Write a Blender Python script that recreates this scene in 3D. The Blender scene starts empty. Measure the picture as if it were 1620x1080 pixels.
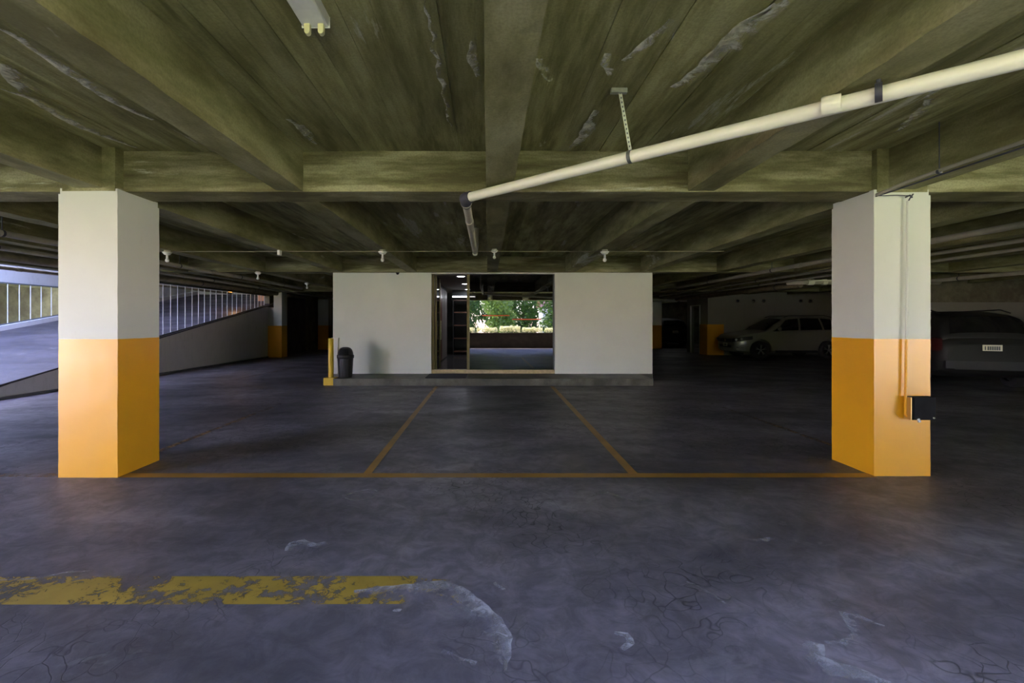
import bpy, bmesh, math, random
from mathutils import Vector, noise, Matrix, Euler

random.seed(7)
S = bpy.context.scene
COL = S.collection

# ------------------------------------------------------------------ camera
# Photo frame 1620x1080; vanishing point at pixel (772, 510); focal length 720 px.
# Blender axes: X right, Y into the picture, Z up; camera 1.4 m above the floor.
FPX, VPX, VPY, EYE = 720.0, 772.0, 510.0, 1.4
cam_d = bpy.data.cameras.new('camera')
cam = bpy.data.objects.new('camera', cam_d)
COL.objects.link(cam)
cam.location = (0, 0, EYE)
cam.rotation_euler = (math.pi / 2, 0, 0)
cam_d.sensor_width = 36.0
cam_d.lens = 36.0 * FPX / 1620.0
cam_d.shift_x = (810 - VPX) / 1620.0
cam_d.shift_y = (VPY - 540) / 1620.0
cam_d.clip_start = 0.02
cam_d.clip_end = 200
S.camera = cam

# ------------------------------------------------------------------ sky, sun, exposure
world = bpy.data.worlds.new('sky')
S.world = world
world.use_nodes = True
wn = world.node_tree
wn.nodes.clear()
sky = wn.nodes.new('ShaderNodeTexSky')
sky.sky_type = 'NISHITA'
sky.sun_disc = False
sky.sun_elevation = math.radians(58)
sky.sun_rotation = math.radians(240)
sky.air_density = 1.0
sky.dust_density = 0.3
sky.ozone_density = 3.0
bg = wn.nodes.new('ShaderNodeBackground')
bg.inputs['Strength'].default_value = 2.3
wo = wn.nodes.new('ShaderNodeOutputWorld')
tint = wn.nodes.new('ShaderNodeMix'); tint.data_type = 'RGBA'; tint.blend_type = 'MULTIPLY'
tint.inputs[0].default_value = 1.0; tint.inputs[7].default_value = (1.24, 0.96, 1.15, 1)   # the photograph's violet white balance
wn.links.new(sky.outputs[0], tint.inputs[6]); wn.links.new(tint.outputs[2], bg.inputs[0])
wn.links.new(bg.outputs[0], wo.inputs[0])

sun_d = bpy.data.lights.new('sun', 'SUN')
sun_d.energy = 28.0
sun_d.angle = math.radians(0.6)
sun_d.color = (1.0, 0.95, 0.85)
sun = bpy.data.objects.new('sun', sun_d)
COL.objects.link(sun)
sun.location = (-10, -20, 20)
sun.rotation_euler = Vector((0.42, 0.30, -0.86)).to_track_quat('-Z', 'Y').to_euler()

vs = S.view_settings
vs.view_transform = 'Standard'
vs.look = 'None'
vs.gamma = 1.0
vs.use_curve_mapping = False
vs.exposure = 1.15
S.cycles.use_denoising = True
S.cycles.use_adaptive_sampling = False
S.cycles.max_bounces = 7
S.cycles.diffuse_bounces = 5
S.cycles.glossy_bounces = 4
S.cycles.transmission_bounces = 6
S.cycles.transparent_max_bounces = 12
S.cycles.sample_clamp_indirect = 6.0
S.cycles.caustics_reflective = False
S.cycles.caustics_refractive = False

# ------------------------------------------------------------------ helpers
def ground(px, py):
    y = EYE * FPX / (py - VPY)
    return ((px - VPX) * y / FPX, y)

class MB:
    """collects verts and faces, build() links them as one mesh object"""
    def __init__(s):
        s.v, s.f, s.sm = [], [], []
    def add(s, vs_, fs, smooth=False):
        n = len(s.v)
        s.v += [tuple(v) for v in vs_]
        s.f += [tuple(i + n for i in f) for f in fs]
        s.sm += [smooth] * len(fs)
        return s
    def box(s, x0, x1, y0, y1, z0, z1):
        v = [(x, y, z) for z in (z0, z1) for y in (y0, y1) for x in (x0, x1)]
        return s.add(v, [(0, 2, 3, 1), (4, 5, 7, 6), (0, 1, 5, 4), (2, 6, 7, 3), (0, 4, 6, 2), (1, 3, 7, 5)])
    def rough_box(s, x0, x1, y0, y1, z0, z1, step=0.12, amp=0.004, freq=5.0):
        lo, hi = (x0, y0, z0), (x1, y1, z1)
        n = [max(1, min(90, int(round((hi[i] - lo[i]) / step)))) for i in range(3)]
        idx = {}
        verts, faces = [], []
        def vid(i, j, k):
            key = (i, j, k)
            if key not in idx:
                p = Vector((lo[0] + (hi[0] - lo[0]) * i / n[0], lo[1] + (hi[1] - lo[1]) * j / n[1], lo[2] + (hi[2] - lo[2]) * k / n[2]))
                d = noise.noise_vector(p * freq) * amp + noise.noise_vector(p * freq * 3.1) * amp * 0.5
                idx[key] = len(verts)
                verts.append(p + d)
            return idx[key]
        for ax in range(3):
            a, b = (ax + 1) % 3, (ax + 2) % 3
            for side in (0, n[ax]):
                for i in range(n[a]):
                    for j in range(n[b]):
                        q = []
                        for (di, dj) in ((0, 0), (1, 0), (1, 1), (0, 1)):
                            c = [0, 0, 0]
                            c[ax] = side; c[a] = i + di; c[b] = j + dj
                            q.append(vid(*c))
                        if side == 0:
                            q.reverse()
                        faces.append(q)
        return s.add(verts, faces)
    def tube(s, pts, r, n=12, cap=True, smooth=True, radii=None):
        pts = [Vector(p) for p in pts]
        rings = []
        prev = None
        for i, p in enumerate(pts):
            if i == 0: t = pts[1] - pts[0]
            elif i == len(pts) - 1: t = pts[-1] - pts[-2]
            else: t = (pts[i + 1] - p).normalized() + (p - pts[i - 1]).normalized()
            t.normalize()
            if prev is None:
                up = Vector((0, 0, 1)) if abs(t.z) < 0.9 else Vector((1, 0, 0))
                u = t.cross(up).normalized()
            else:
                u = (prev - t * prev.dot(t)).normalized()
            prev = u
            w = t.cross(u)
            rr = radii[i] if radii else r
            rings.append([p + (u * math.cos(2 * math.pi * k / n) + w * math.sin(2 * math.pi * k / n)) * rr for k in range(n)])
        v = [x for ring in rings for x in ring]
        f = []
        for i in range(len(pts) - 1):
            for k in range(n):
                f.append((i * n + k, i * n + (k + 1) % n, (i + 1) * n + (k + 1) % n, (i + 1) * n + k))
        s.add(v, f, smooth)
        if cap:
            s.add(rings[0], [tuple(range(n))])
            s.add(rings[-1], [tuple(reversed(range(n)))])
        return s
    def lathe(s, prof, c, axis='z', n=24, smooth=True):
        """prof: list of (radius, height) along the axis"""
        v, f = [], []
        for (r, h) in prof:
            for k in range(n):
                a = 2 * math.pi * k / n
                p = (r * math.cos(a), r * math.sin(a), h)
                if axis == 'y': p = (p[0], p[2], p[1])
                if axis == 'x': p = (p[2], p[0], p[1])
                v.append((p[0] + c[0], p[1] + c[1], p[2] + c[2]))
        for i in range(len(prof) - 1):
            for k in range(n):
                f.append((i * n + k, i * n + (k + 1) % n, (i + 1) * n + (k + 1) % n, (i + 1) * n + k))
        return s.add(v, f, smooth)
    def mesh(s, name):
        m = bpy.data.meshes.new(name)
        m.from_pydata(s.v, [], s.f)
        for p, q in zip(m.polygons, s.sm):
            p.use_smooth = q
        bm = bmesh.new(); bm.from_mesh(m)
        bmesh.ops.recalc_face_normals(bm, faces=bm.faces)
        bm.to_mesh(m); bm.free()
        m.update()
        return m
    def build(s, name, mat=None, parent=None):
        m = s.mesh(name)
        o = bpy.data.objects.new(name, m)
        if mat: m.materials.append(mat)
        COL.objects.link(o)
        if parent: o.parent = parent
        return o

def tag(o, label=None, cat=None, group=None, kind=None):
    if label: o['label'] = label
    if cat: o['category'] = cat
    if group: o['group'] = group
    if kind: o['kind'] = kind
    return o

def empty(name, loc=(0, 0, 0), rz=0.0, label=None, cat=None, group=None, kind=None):
    o = bpy.data.objects.new(name, None)
    o.empty_display_size = 0.1
    o.location = loc
    o.rotation_euler = (0, 0, rz)
    COL.objects.link(o)
    return tag(o, label, cat, group, kind)

def keep_world(o, parent):
    """parent a world-coordinate mesh to an empty placed at loc without rotation"""
    o.parent = parent
    o.location = Vector(o.location) - Vector(parent.location)
    return o

def copy_tree(o, parent=None):
    c = o.copy()
    COL.objects.link(c)
    c.parent = parent
    for ch in list(o.children):
        copy_tree(ch, c)
    return c

# ------------------------------------------------------------------ materials
def new_mat(name):
    m = bpy.data.materials.new(name)
    m.use_nodes = True
    nt = m.node_tree
    b = nt.nodes['Principled BSDF']
    return m, nt, b

def N(nt, kind, **kw):
    n = nt.nodes.new(kind)
    for k, v in kw.items():
        setattr(n, k, v)
    return n

def pos(nt, scale=(1, 1, 1), loc=(0, 0, 0)):
    g = N(nt, 'ShaderNodeNewGeometry')
    mp = N(nt, 'ShaderNodeMapping')
    mp.inputs['Scale'].default_value = scale
    mp.inputs['Location'].default_value = loc
    nt.links.new(g.outputs['Position'], mp.inputs['Vector'])
    return mp.outputs[0]

def nz(nt, vec, scale, detail=5, rough=0.55, dist=0.0):
    n = N(nt, 'ShaderNodeTexNoise')
    n.inputs['Scale'].default_value = scale
    n.inputs['Detail'].default_value = detail
    n.inputs['Roughness'].default_value = rough
    n.inputs['Distortion'].default_value = dist
    nt.links.new(vec, n.inputs['Vector'])
    return n.outputs['Fac']

def ramp(nt, fac, stops):
    r = N(nt, 'ShaderNodeValToRGB')
    el = r.color_ramp.elements
    el[0].position, el[0].color = stops[0][0], tuple(stops[0][1]) + (1,) if len(stops[0][1]) == 3 else stops[0][1]
    el[1].position, el[1].color = stops[-1][0], tuple(stops[-1][1]) + (1,)
    for p, c in stops[1:-1]:
        e = el.new(p); e.color = tuple(c) + (1,)
    nt.links.new(fac, r.inputs[0])
    return r.outputs[0]

def g3(v): return (v, v, v)

def mix(nt, fac, a, b, mode='MIX'):
    m = N(nt, 'ShaderNodeMix', data_type='RGBA', blend_type=mode)
    def put(sock, val):
        if isinstance(val, (int, float)): sock.default_value = val
        elif isinstance(val, tuple): sock.default_value = val + (1,) if len(val) == 3 else val
        else: nt.links.new(val, sock)
    put(m.inputs[0], fac); put(m.inputs[6], a); put(m.inputs[7], b)
    return m.outputs[2]

def math_n(nt, op, a, b=0.0):
    m = N(nt, 'ShaderNodeMath', operation=op)
    for i, v in enumerate((a, b)):
        if isinstance(v, (int, float)): m.inputs[i].default_value = v
        else: nt.links.new(v, m.inputs[i])
    return m.outputs[0]

def bump(nt, b, h, strength=0.3, dist=0.01):
    n = N(nt, 'ShaderNodeBump')
    n.inputs['Strength'].default_value = strength
    n.inputs['Distance'].default_value = dist
    nt.links.new(h, n.inputs['Height'])
    nt.links.new(n.outputs[0], b.inputs['Normal'])

def plain(name, col, rough=0.5, metal=0.0, var=0.12, scale=8.0, bstr=0.0, spec=0.5, coat=0.0):
    m, nt, b = new_mat(name)
    v = pos(nt)
    f = nz(nt, v, scale, 4)
    lo = tuple(c * (1 - var) for c in col)
    hi = tuple(min(1, c * (1 + var)) for c in col)
    nt.links.new(ramp(nt, f, [(0.3, lo), (0.7, hi)]), b.inputs['Base Color'])
    b.inputs['Roughness'].default_value = rough
    b.inputs['Metallic'].default_value = metal
    b.inputs['Specular IOR Level'].default_value = spec
    b.inputs['Coat Weight'].default_value = coat
    if bstr: bump(nt, b, nz(nt, v, scale * 6, 3), bstr, 0.004)
    return m

def concrete(name, dark, mid, light, stretch=(1, 1, 1), efflo=0.6, rough=0.8, seed=0.0):
    m, nt, b = new_mat(name)
    v = pos(nt, stretch, (seed, seed * 1.7, seed * 0.6))
    base = ramp(nt, nz(nt, v, 2.2, 6, 0.64), [(0.38, dark), (0.5, mid), (0.62, light)])
    big = nz(nt, pos(nt, (1, 1, 1), (seed, 3, 1)), 0.8, 4)
    base = mix(nt, ramp(nt, big, [(0.35, g3(0.0)), (0.7, g3(0.55))]), base, dark)
    # white lime bloom with ragged outline
    v2 = pos(nt, tuple(0.55 * s for s in stretch), (seed + 4, 1, 2))
    e1 = nz(nt, v2, 1.5, 7, 0.68, 0.35)
    efflo -= 0.05
    em = ramp(nt, e1, [(efflo, g3(0.0)), (efflo + 0.035, g3(0.75)), (efflo + 0.1, g3(0.35)), (efflo + 0.2, g3(0.8))])
    base = mix(nt, em, base, (0.58, 0.58, 0.47))
    if seed == 0.0:
        oi = N(nt, 'ShaderNodeObjectInfo')
        base = mix(nt, 1.0, base, ramp(nt, oi.outputs['Random'], [(0.0, g3(0.72)), (1.0, g3(1.18))]), 'MULTIPLY')
    # speckle
    sp = nz(nt, pos(nt), 70, 2)
    base = mix(nt, ramp(nt, sp, [(0.35, g3(0.25)), (0.6, g3(0.0))]), base, tuple(c * 0.6 for c in dark))
    nt.links.new(base, b.inputs['Base Color'])
    b.inputs['Roughness'].default_value = rough
    b.inputs['Specular IOR Level'].default_value = 0.25
    h = math_n(nt, 'ADD', nz(nt, v, 14, 4), math_n(nt, 'MULTIPLY', em, 0.5))
    bump(nt, b, h, 0.35, 0.012)
    return m

M = {}
M['soffit'] = concrete('board_marked_concrete', (0.17, 0.165, 0.065), (0.32, 0.315, 0.14), (0.46, 0.455, 0.23), (3.2, 0.45, 1), 0.66)
M['joist'] = concrete('joist_concrete', (0.15, 0.14, 0.06), (0.25, 0.24, 0.115), (0.36, 0.345, 0.19), (1.4, 0.5, 2.0), 0.68, seed=3.3)
M['girder'] = concrete('girder_concrete', (0.11, 0.10, 0.045), (0.23, 0.215, 0.105), (0.42, 0.40, 0.24), (0.45, 1, 3.4), 0.68, seed=7.1)
M['raw'] = concrete('raw_concrete', (0.12, 0.11, 0.07), (0.18, 0.17, 0.11), (0.25, 0.24, 0.16), (1, 1, 1), 0.75, seed=5.0)

def paint(name, col, rough, dirt=(0.45, 0.42, 0.33), coat=0.0, dirt_lo=0.62, bstr=0.04):
    m, nt, b = new_mat(name)
    v = pos(nt)
    f = nz(nt, v, 1.6, 6)
    base = ramp(nt, f, [(0.3, tuple(c * 0.93 for c in col)), (0.7, col)])
    d = nz(nt, pos(nt, (3, 3, 0.8)), 3.0, 8, 0.7)
    base = mix(nt, ramp(nt, d, [(dirt_lo, g3(0.0)), (dirt_lo + 0.2, g3(0.35))]), base, dirt)
    nt.links.new(base, b.inputs['Base Color'])
    b.inputs['Roughness'].default_value = rough
    b.inputs['Coat Weight'].default_value = coat
    b.inputs['Coat Roughness'].default_value = 0.16
    h = math_n(nt, 'ADD', nz(nt, v, 9, 5), math_n(nt, 'MULTIPLY', nz(nt, v, 60, 3), 0.25))
    bump(nt, b, h, bstr, 0.01)
    return m
M['white'] = paint('white_wall_paint', (0.76, 0.75, 0.68), 0.7)
M['white_pillar'] = paint('white_pillar_paint', (0.63, 0.66, 0.59), 0.55)
M['orange'] = paint('orange_gloss_paint', (0.78, 0.36, 0.012), 0.36, (0.5, 0.25, 0.03), 0.16, 0.66, 0.05)
M['lobby_white'] = paint('lobby_wall_paint', (0.68, 0.70, 0.62), 0.7)
M['bay_shaded'] = paint('bay_wall_shaded_paint', (0.24, 0.24, 0.20), 0.8, (0.15, 0.14, 0.11), 0, 0.55)  # white walls of the far right, with their shade put into this grey
M['grey_white'] = paint('ramp_wall_paint', (0.50, 0.49, 0.46), 0.75, (0.25, 0.24, 0.2), 0, 0.52)
M['terracotta'] = paint('terracotta_paint', (0.55, 0.27, 0.13), 0.7)

# floor: dark worn concrete with hairline crazing, polished by tyres
def floor_mat(name, lift=1.0):
    m, nt, b = new_mat(name)
    v = pos(nt)
    vs_ = pos(nt, (0.55, 1.0, 1.0), (2.0, 0.4, 0))
    n1 = nz(nt, vs_, 0.75, 7, 0.68, 0.5)
    base = ramp(nt, n1, [(0.30, tuple(c * lift for c in (0.043, 0.039, 0.040))), (0.48, tuple(c * lift for c in (0.092, 0.082, 0.085))), (0.60, tuple(c * lift for c in (0.141, 0.125, 0.131))), (0.72, tuple(c * lift for c in (0.215, 0.192, 0.203)))])
    n2 = nz(nt, v, 6.0, 5, 0.72, 0.8)
    base = mix(nt, ramp(nt, n2, [(0.40, g3(0.45)), (0.62, g3(0.0))]), base, (0.035, 0.034, 0.032))
    n3 = nz(nt, pos(nt, (1, 1.6, 1), (9, 2, 0)), 1.3, 7, 0.72, 1.2)
    base = mix(nt, ramp(nt, n3, [(0.60, g3(0.0)), (0.635, g3(0.5)), (0.70, g3(0.12)), (0.8, g3(0.35))]), base, (0.20, 0.195, 0.185))
    # crazing
    warp = N(nt, 'ShaderNodeVectorMath', operation='ADD')
    wn_ = N(nt, 'ShaderNodeTexNoise'); wn_.inputs['Scale'].default_value = 2.5
    nt.links.new(v, wn_.inputs['Vector'])
    nt.links.new(v, warp.inputs[0]); nt.links.new(wn_.outputs['Color'], warp.inputs[1])
    vor = N(nt, 'ShaderNodeTexVoronoi', feature='DISTANCE_TO_EDGE')
    vor.inputs['Scale'].default_value = 5.5
    nt.links.new(warp.outputs[0], vor.inputs['Vector'])
    line = ramp(nt, vor.outputs['Distance'], [(0.0, g3(1.0)), (0.035, g3(0.0))])
    area = ramp(nt, nz(nt, v, 0.45, 3), [(0.50, g3(0.0)), (0.58, g3(0.85))])
    crz = math_n(nt, 'MULTIPLY', line, area)
    base = mix(nt, crz, base, (0.02, 0.02, 0.018))
    nt.links.new(base, b.inputs['Base Color'])
    rg = ramp(nt, nz(nt, vs_, 1.7, 6), [(0.35, g3(0.40)), (0.65, g3(0.62))])
    nt.links.new(rg, b.inputs['Roughness'])
    b.inputs['Specular IOR Level'].default_value = 0.4
    h = math_n(nt, 'SUBTRACT', math_n(nt, 'ADD', nz(nt, v, 5, 5, 0.62), math_n(nt, 'MULTIPLY', n1, 2.0)), math_n(nt, 'MULTIPLY', crz, 0.5))
    bump(nt, b, h, 0.28, 0.012)
    return m
M['floor'] = floor_mat('worn_concrete_floor', 1.8)
M['ramp'] = floor_mat('ramp_concrete', 0.65)
M['step'] = concrete('step_concrete', (0.07, 0.068, 0.05), (0.12, 0.115, 0.085), (0.17, 0.165, 0.125), (1, 1, 1), 0.8, 0.5, 2.0)

def worn_paint(name, col, lo, hi, scale=9.0, rough=0.45, cap=1.0, patch=0.0):
    """paint with bare gaps: transparent where it has flaked away; 'fade' vertex colour thins it"""
    m, nt, b = new_mat(name)
    v = pos(nt)
    at = N(nt, 'ShaderNodeAttribute', attribute_name='fade')
    f = nz(nt, v, scale, 7, 0.75, 0.6)
    d = nz(nt, pos(nt, (1, 1, 1), (5, 5, 5)), 3.0, 5)
    if patch:
        f = math_n(nt, 'ADD', f, math_n(nt, 'MULTIPLY', math_n(nt, 'SUBTRACT', nz(nt, pos(nt, (0.7, 1, 1), (1, 8, 0)), 3.2, 6, 0.6, 0.8), 0.5), patch))
    cover = ramp(nt, math_n(nt, 'ADD', f, math_n(nt, 'SUBTRACT', math_n(nt, 'MULTIPLY', at.outputs['Fac'], 0.5), 0.5)), [(lo, g3(0.0)), (hi, g3(cap))])
    nt.links.new(ramp(nt, d, [(0.3, tuple(c * 0.62 for c in col)), (0.7, col)]), b.inputs['Base Color'])
    b.inputs['Roughness'].default_value = rough
    tr = N(nt, 'ShaderNodeBsdfTransparent')
    mx = N(nt, 'ShaderNodeMixShader')
    out = nt.nodes['Material Output']
    nt.links.new(cover, mx.inputs[0]); nt.links.new(tr.outputs[0], mx.inputs[1]); nt.links.new(b.outputs[0], mx.inputs[2])
    nt.links.new(mx.outputs[0], out.inputs['Surface'])
    return m
M['line'] = worn_paint('bay_line_paint', (0.46, 0.23, 0.03), 0.20, 0.34)
M['line_faint'] = worn_paint('faint_line_paint', (0.36, 0.19, 0.04), 0.44, 0.62)
M['stripe'] = worn_paint('flaking_yellow_paint', (0.54, 0.36, 0.05), 0.44, 0.52, 17.0, 0.45, 0.92, 1.1)
M['scuff'] = worn_paint('pale_mortar_scuff', (0.58, 0.57, 0.56), 0.34, 0.64, 17.0, 0.6, 0.9, 0.5)
M['lime'] = worn_paint('lime_bloom', (0.90, 0.90, 0.74), 0.30, 0.62, 10.0, 0.8, 0.95, 0.4)

M['pvc'] = plain('white_pvc', (0.80, 0.79, 0.66), 0.35, 0, 0.06, 5)
M['pvc_old'] = plain('aged_pvc', (0.42, 0.40, 0.31), 0.5, 0, 0.15, 5)
M['pvc_grey'] = plain('grey_conduit', (0.33, 0.31, 0.25), 0.5, 0.0, 0.15, 5)
M['duct'] = plain('brown_pipe', (0.22, 0.19, 0.12), 0.6, 0.0, 0.25, 6)
M['rubber'] = plain('dark_rubber', (0.045, 0.047, 0.06), 0.55)
M['steel'] = plain('galvanised_steel', (0.42, 0.43, 0.36), 0.45, 0.6, 0.2, 20)
M['bar'] = plain('grey_bar_paint', (0.55, 0.56, 0.54), 0.45, 0.2)
M['rail'] = plain('dark_rail_paint', (0.09, 0.10, 0.10), 0.5)
M['black'] = plain('black_plastic', (0.016, 0.016, 0.017), 0.42, 0, 0.3)
M['blackbox'] = plain('black_painted_steel', (0.009, 0.009, 0.010), 0.7, 0, 0.3, 8, 0, 0.12)
M['yellow'] = paint('bollard_yellow', (0.72, 0.46, 0.02), 0.45, (0.35, 0.25, 0.05), 0, 0.6)
M['batten'] = plain('batten_enamel', (0.86, 0.88, 0.78), 0.4, 0, 0.08, 12)
M['socket'] = plain('lamp_socket_plastic', (0.80, 0.76, 0.42), 0.45, 0, 0.1, 20)
M['ceramic'] = plain('white_porcelain', (0.78, 0.78, 0.72), 0.35)
M['brass'] = plain('brass_tap', (0.55, 0.38, 0.14), 0.35, 0.8)
M['bronze'] = plain('bronze_aluminium', (0.16, 0.13, 0.06), 0.4, 0.5, 0.1)
M['sill'] = plain('pale_wood_sill', (0.42, 0.33, 0.17), 0.5, 0, 0.2, 14)
M['mat'] = plain('black_door_mat', (0.012, 0.012, 0.012), 0.95)
M['tile'] = plain('lobby_tile', (0.10, 0.09, 0.09), 0.12, 0, 0.15, 3)
M['panel'] = plain('red_wood_panel', (0.16, 0.07, 0.045), 0.35, 0, 0.3, 6)
M['pale_panel'] = plain('pale_stone_panel', (0.30, 0.26, 0.23), 0.5)
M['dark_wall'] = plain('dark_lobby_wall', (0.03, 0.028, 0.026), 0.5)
M['lobby_ceiling'] = plain('lobby_ceiling_paint', (0.28, 0.24, 0.18), 0.8)
M['red_tape'] = plain('red_safety_tape', (0.75, 0.10, 0.03), 0.5)
M['soil'] = plain('planter_soil', (0.05, 0.035, 0.02), 0.95)
M['parapet'] = plain('parapet_render', (0.16, 0.13, 0.09), 0.8, 0, 0.2, 4, 0.2)

def emit(name, col, s):
    m, nt, b = new_mat(name)
    b.inputs['Base Color'].default_value = col + (1,)
    b.inputs['Emission Color'].default_value = col + (1,)
    b.inputs['Emission Strength'].default_value = s
    return m
M['downlight'] = emit('downlight_lens', (0.85, 0.88, 1.0), 34.0)
M['tube_on'] = emit('lit_tube', (0.90, 0.93, 1.0), 5.0)
M['sodium'] = emit('amber_lamp', (1.0, 0.45, 0.08), 1.2)

def glass_mat(name, tint, ior):
    m, nt, b = new_mat(name)
    nt.nodes.remove(b)
    tr = N(nt, 'ShaderNodeBsdfTransparent'); tr.inputs[0].default_value = tint + (1,)
    gl = N(nt, 'ShaderNodeBsdfGlossy'); gl.inputs['Roughness'].default_value = 0.0
    fr = N(nt, 'ShaderNodeFresnel'); fr.inputs['IOR'].default_value = ior
    mx = N(nt, 'ShaderNodeMixShader')
    nt.links.new(fr.outputs[0], mx.inputs[0]); nt.links.new(tr.outputs[0], mx.inputs[1]); nt.links.new(gl.outputs[0], mx.inputs[2])
    nt.links.new(mx.outputs[0], nt.nodes['Material Output'].inputs['Surface'])
    return m
M['glass'] = glass_mat('tinted_shop_glass', (0.30, 0.29, 0.27), 2.3)
M['glass_door'] = glass_mat('door_glass', (0.62, 0.60, 0.57), 1.6)

# ------------------------------------------------------------------ floor
SLAB, SOFFIT = 2.99, 2.61
fl = MB().box(-9.0, 17.2, -2.7, 30.2, -0.25, 0.0).build('floor', M['floor'])
tag(fl, 'dark worn concrete garage floor with crazing and tyre polish', 'floor', kind='structure')
fl2 = MB().box(-14.4, -9.0, -2.7, 30.2, -0.25, 0.0).build('floor', M['floor'])
tag(fl2, 'dark concrete apron running up to the ramp', 'floor', kind='structure')

def flat_strip(name, pts, parent, mat, z=0.003, fade=None):
    """pts: list of (left xy, right xy) pairs; fade per row"""
    v, f = [], []
    for (a, b_) in pts:
        v += [(a[0], a[1], z), (b_[0], b_[1], z)]
    for i in range(len(pts) - 1):
        f.append((2 * i, 2 * i + 1, 2 * i + 3, 2 * i + 2))
    m = bpy.data.meshes.new(name)
    m.from_pydata(v, [], f)
    ca = m.color_attributes.new('fade', 'FLOAT_COLOR', 'POINT')
    for i in range(len(v)):
        q = 1.0 if fade is None else (fade[i // 2] if not isinstance(fade[i // 2], tuple) else fade[i // 2][i % 2])
        ca.data[i].color = (q, q, q, 1)
    m.materials.append(mat)
    o = bpy.data.objects.new(name, m)
    COL.objects.link(o)
    o.parent = parent
    return o

def rows(a, b_, w, n, along='y'):
    out = []
    for i in range(n + 1):
        t = i / n
        x = a[0] + (b_[0] - a[0]) * t; y = a[1] + (b_[1] - a[1]) * t
        if along == 'y': out.append(((x - w / 2, y), (x + w / 2, y)))
        else: out.append(((x, y - w / 2), (x, y + w / 2)))
    return out

L = flat_strip('bay_line', rows((-3.34, 4.165), (3.52, 4.165), 0.115, 20, 'x'), fl, M['line'])
flat_strip('bay_line', rows((-4.9, 4.17), (-3.88, 4.17), 0.10, 6, 'x'), fl, M['line_faint'])
flat_strip('bay_line', rows((-1.118, 4.22), (-1.125, 9.95), 0.075, 12), fl, M['line'], fade=[1.0] * 8 + [0.95, 0.9, 0.85, 0.75, 0.6])
flat_strip('bay_line', rows((1.345, 4.22), (1.40, 9.95), 0.085, 12), fl, M['line'], fade=[1.0] * 8 + [0.95, 0.9, 0.85, 0.75, 0.6])
flat_strip('bay_line', rows((-3.58, 4.65), (-3.57, 9.0), 0.075, 8), fl, M['line_faint'], fade=[1.15, 1.12, 1.1, 1.05, 1.0, 0.95, 0.8, 0.6, 0.4])
flat_strip('bay_line', rows((3.93, 4.70), (3.86, 8.6), 0.075, 8), fl, M['line_faint'], fade=[1.15, 1.12, 1.1, 1.05, 1.0, 0.95, 0.8, 0.6, 0.4])
flat_strip('bay_line', rows((-6.2, 11.2), (-6.0, 15.0), 0.08, 6), fl, M['line_faint'])
# broad flaking yellow stripe in the foreground, cut by a diagonal mortar seam
flat_strip('floor_stripe', rows((-4.6, 2.375), (-0.385, 2.385), 0.25, 24, 'x'), fl, M['stripe'], z=0.003, fade=[1.02] * 25)
flat_strip('floor_stripe', rows((-0.365, 2.375), (-0.13, 2.36), 0.22, 4, 'x'), fl, M['stripe'], z=0.003, fade=[0.90, 0.88, 0.86, 0.84, 0.80])

def scuff(pix, w0, w1, name='mortar_scuff', z=0.0045, f0=1.15, f1=0.55):
    """ragged pale streak along photo-pixel points on the floor; solid on one side, thinning to the other"""
    P_ = [Vector(ground(*p)) for p in pix]
    # resample
    Q = []
    for i in range(len(P_) - 1):
        n = max(2, int((P_[i + 1] - P_[i]).length / 0.03))
        for k in range(n):
            Q.append(P_[i].lerp(P_[i + 1], k / n))
    Q.append(P_[-1])
    rws, fd = [], []
    for i, q in enumerate(Q):
        t = (Q[min(i + 1, len(Q) - 1)] - Q[max(i - 1, 0)]).normalized()
        nn = Vector((-t.y, t.x))
        j = noise.noise(Vector((q.x * 14, q.y * 14, 0))) * 0.018
        env = math.sin(math.pi * min(1, max(0, (i + 1) / (len(Q) + 1)))) ** 0.5
        a = q + nn * (j + w0 * env)
        b_ = q + nn * (j - w1 * env)
        rws.append((a, b_)); fd.append((f0 if w0 < w1 else f1, f1 if w0 < w1 else f0))
    return flat_strip(name, rws, fl, M['scuff'], z, fd)

scuff([(560, 935), (640, 925), (700, 918), (745, 936), (775, 960), (800, 985), (812, 1010), (808, 1040), (800, 1062)], 0.0, 0.20, f0=1.15, f1=0.35)
scuff([(452, 872), (462, 860), (480, 855), (500, 862), (515, 857)], 0.012, 0.09, f1=0.5)
scuff([(538, 786), (560, 778), (585, 773), (602, 778)], 0.0, 0.04, f0=1.05)
scuff([(602, 778), (590, 788), (565, 793), (540, 788)], 0.0, 0.03, f0=0.95)
scuff([(934, 786), (955, 777), (975, 783), (1003, 792)], 0.0, 0.05, f0=1.05)
scuff([(1003, 792), (1030, 790)], 0.0, 0.02, f0=0.95)
scuff([(0, 918), (60, 914), (110, 905), (150, 902)], 0.0, 0.03, f0=1.0)
scuff([(1300, 1020), (1308, 1040), (1335, 1052), (1375, 1065), (1410, 1080)], 0.0, 0.14, f1=0.4)
scuff([(1304, 1016), (1325, 1014), (1345, 1000), (1328, 968), (1360, 975), (1400, 990)], 0.0, 0.05, f0=1.0)
scuff([(1088, 920), (1120, 935), (1150, 955)], 0.0, 0.03, f0=1.0)
scuff([(972, 1003), (990, 1006), (1000, 1018), (985, 1030)], 0.015, 0.02, f0=1.05, f1=0.9)
scuff([(700, 1030), (730, 1040), (755, 1048)], 0.0, 0.04, f0=0.98)
scuff([(1180, 855), (1220, 850), (1245, 862)], 0.0, 0.06, f0=0.95)
scuff([(782, 922), (790, 928), (797, 934)], 0.012, 0.012, f0=1.1, f1=1.0)
scuff([(624, 964), (630, 966), (634, 967)], 0.012, 0.012, f0=1.2, f1=1.1)

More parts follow.
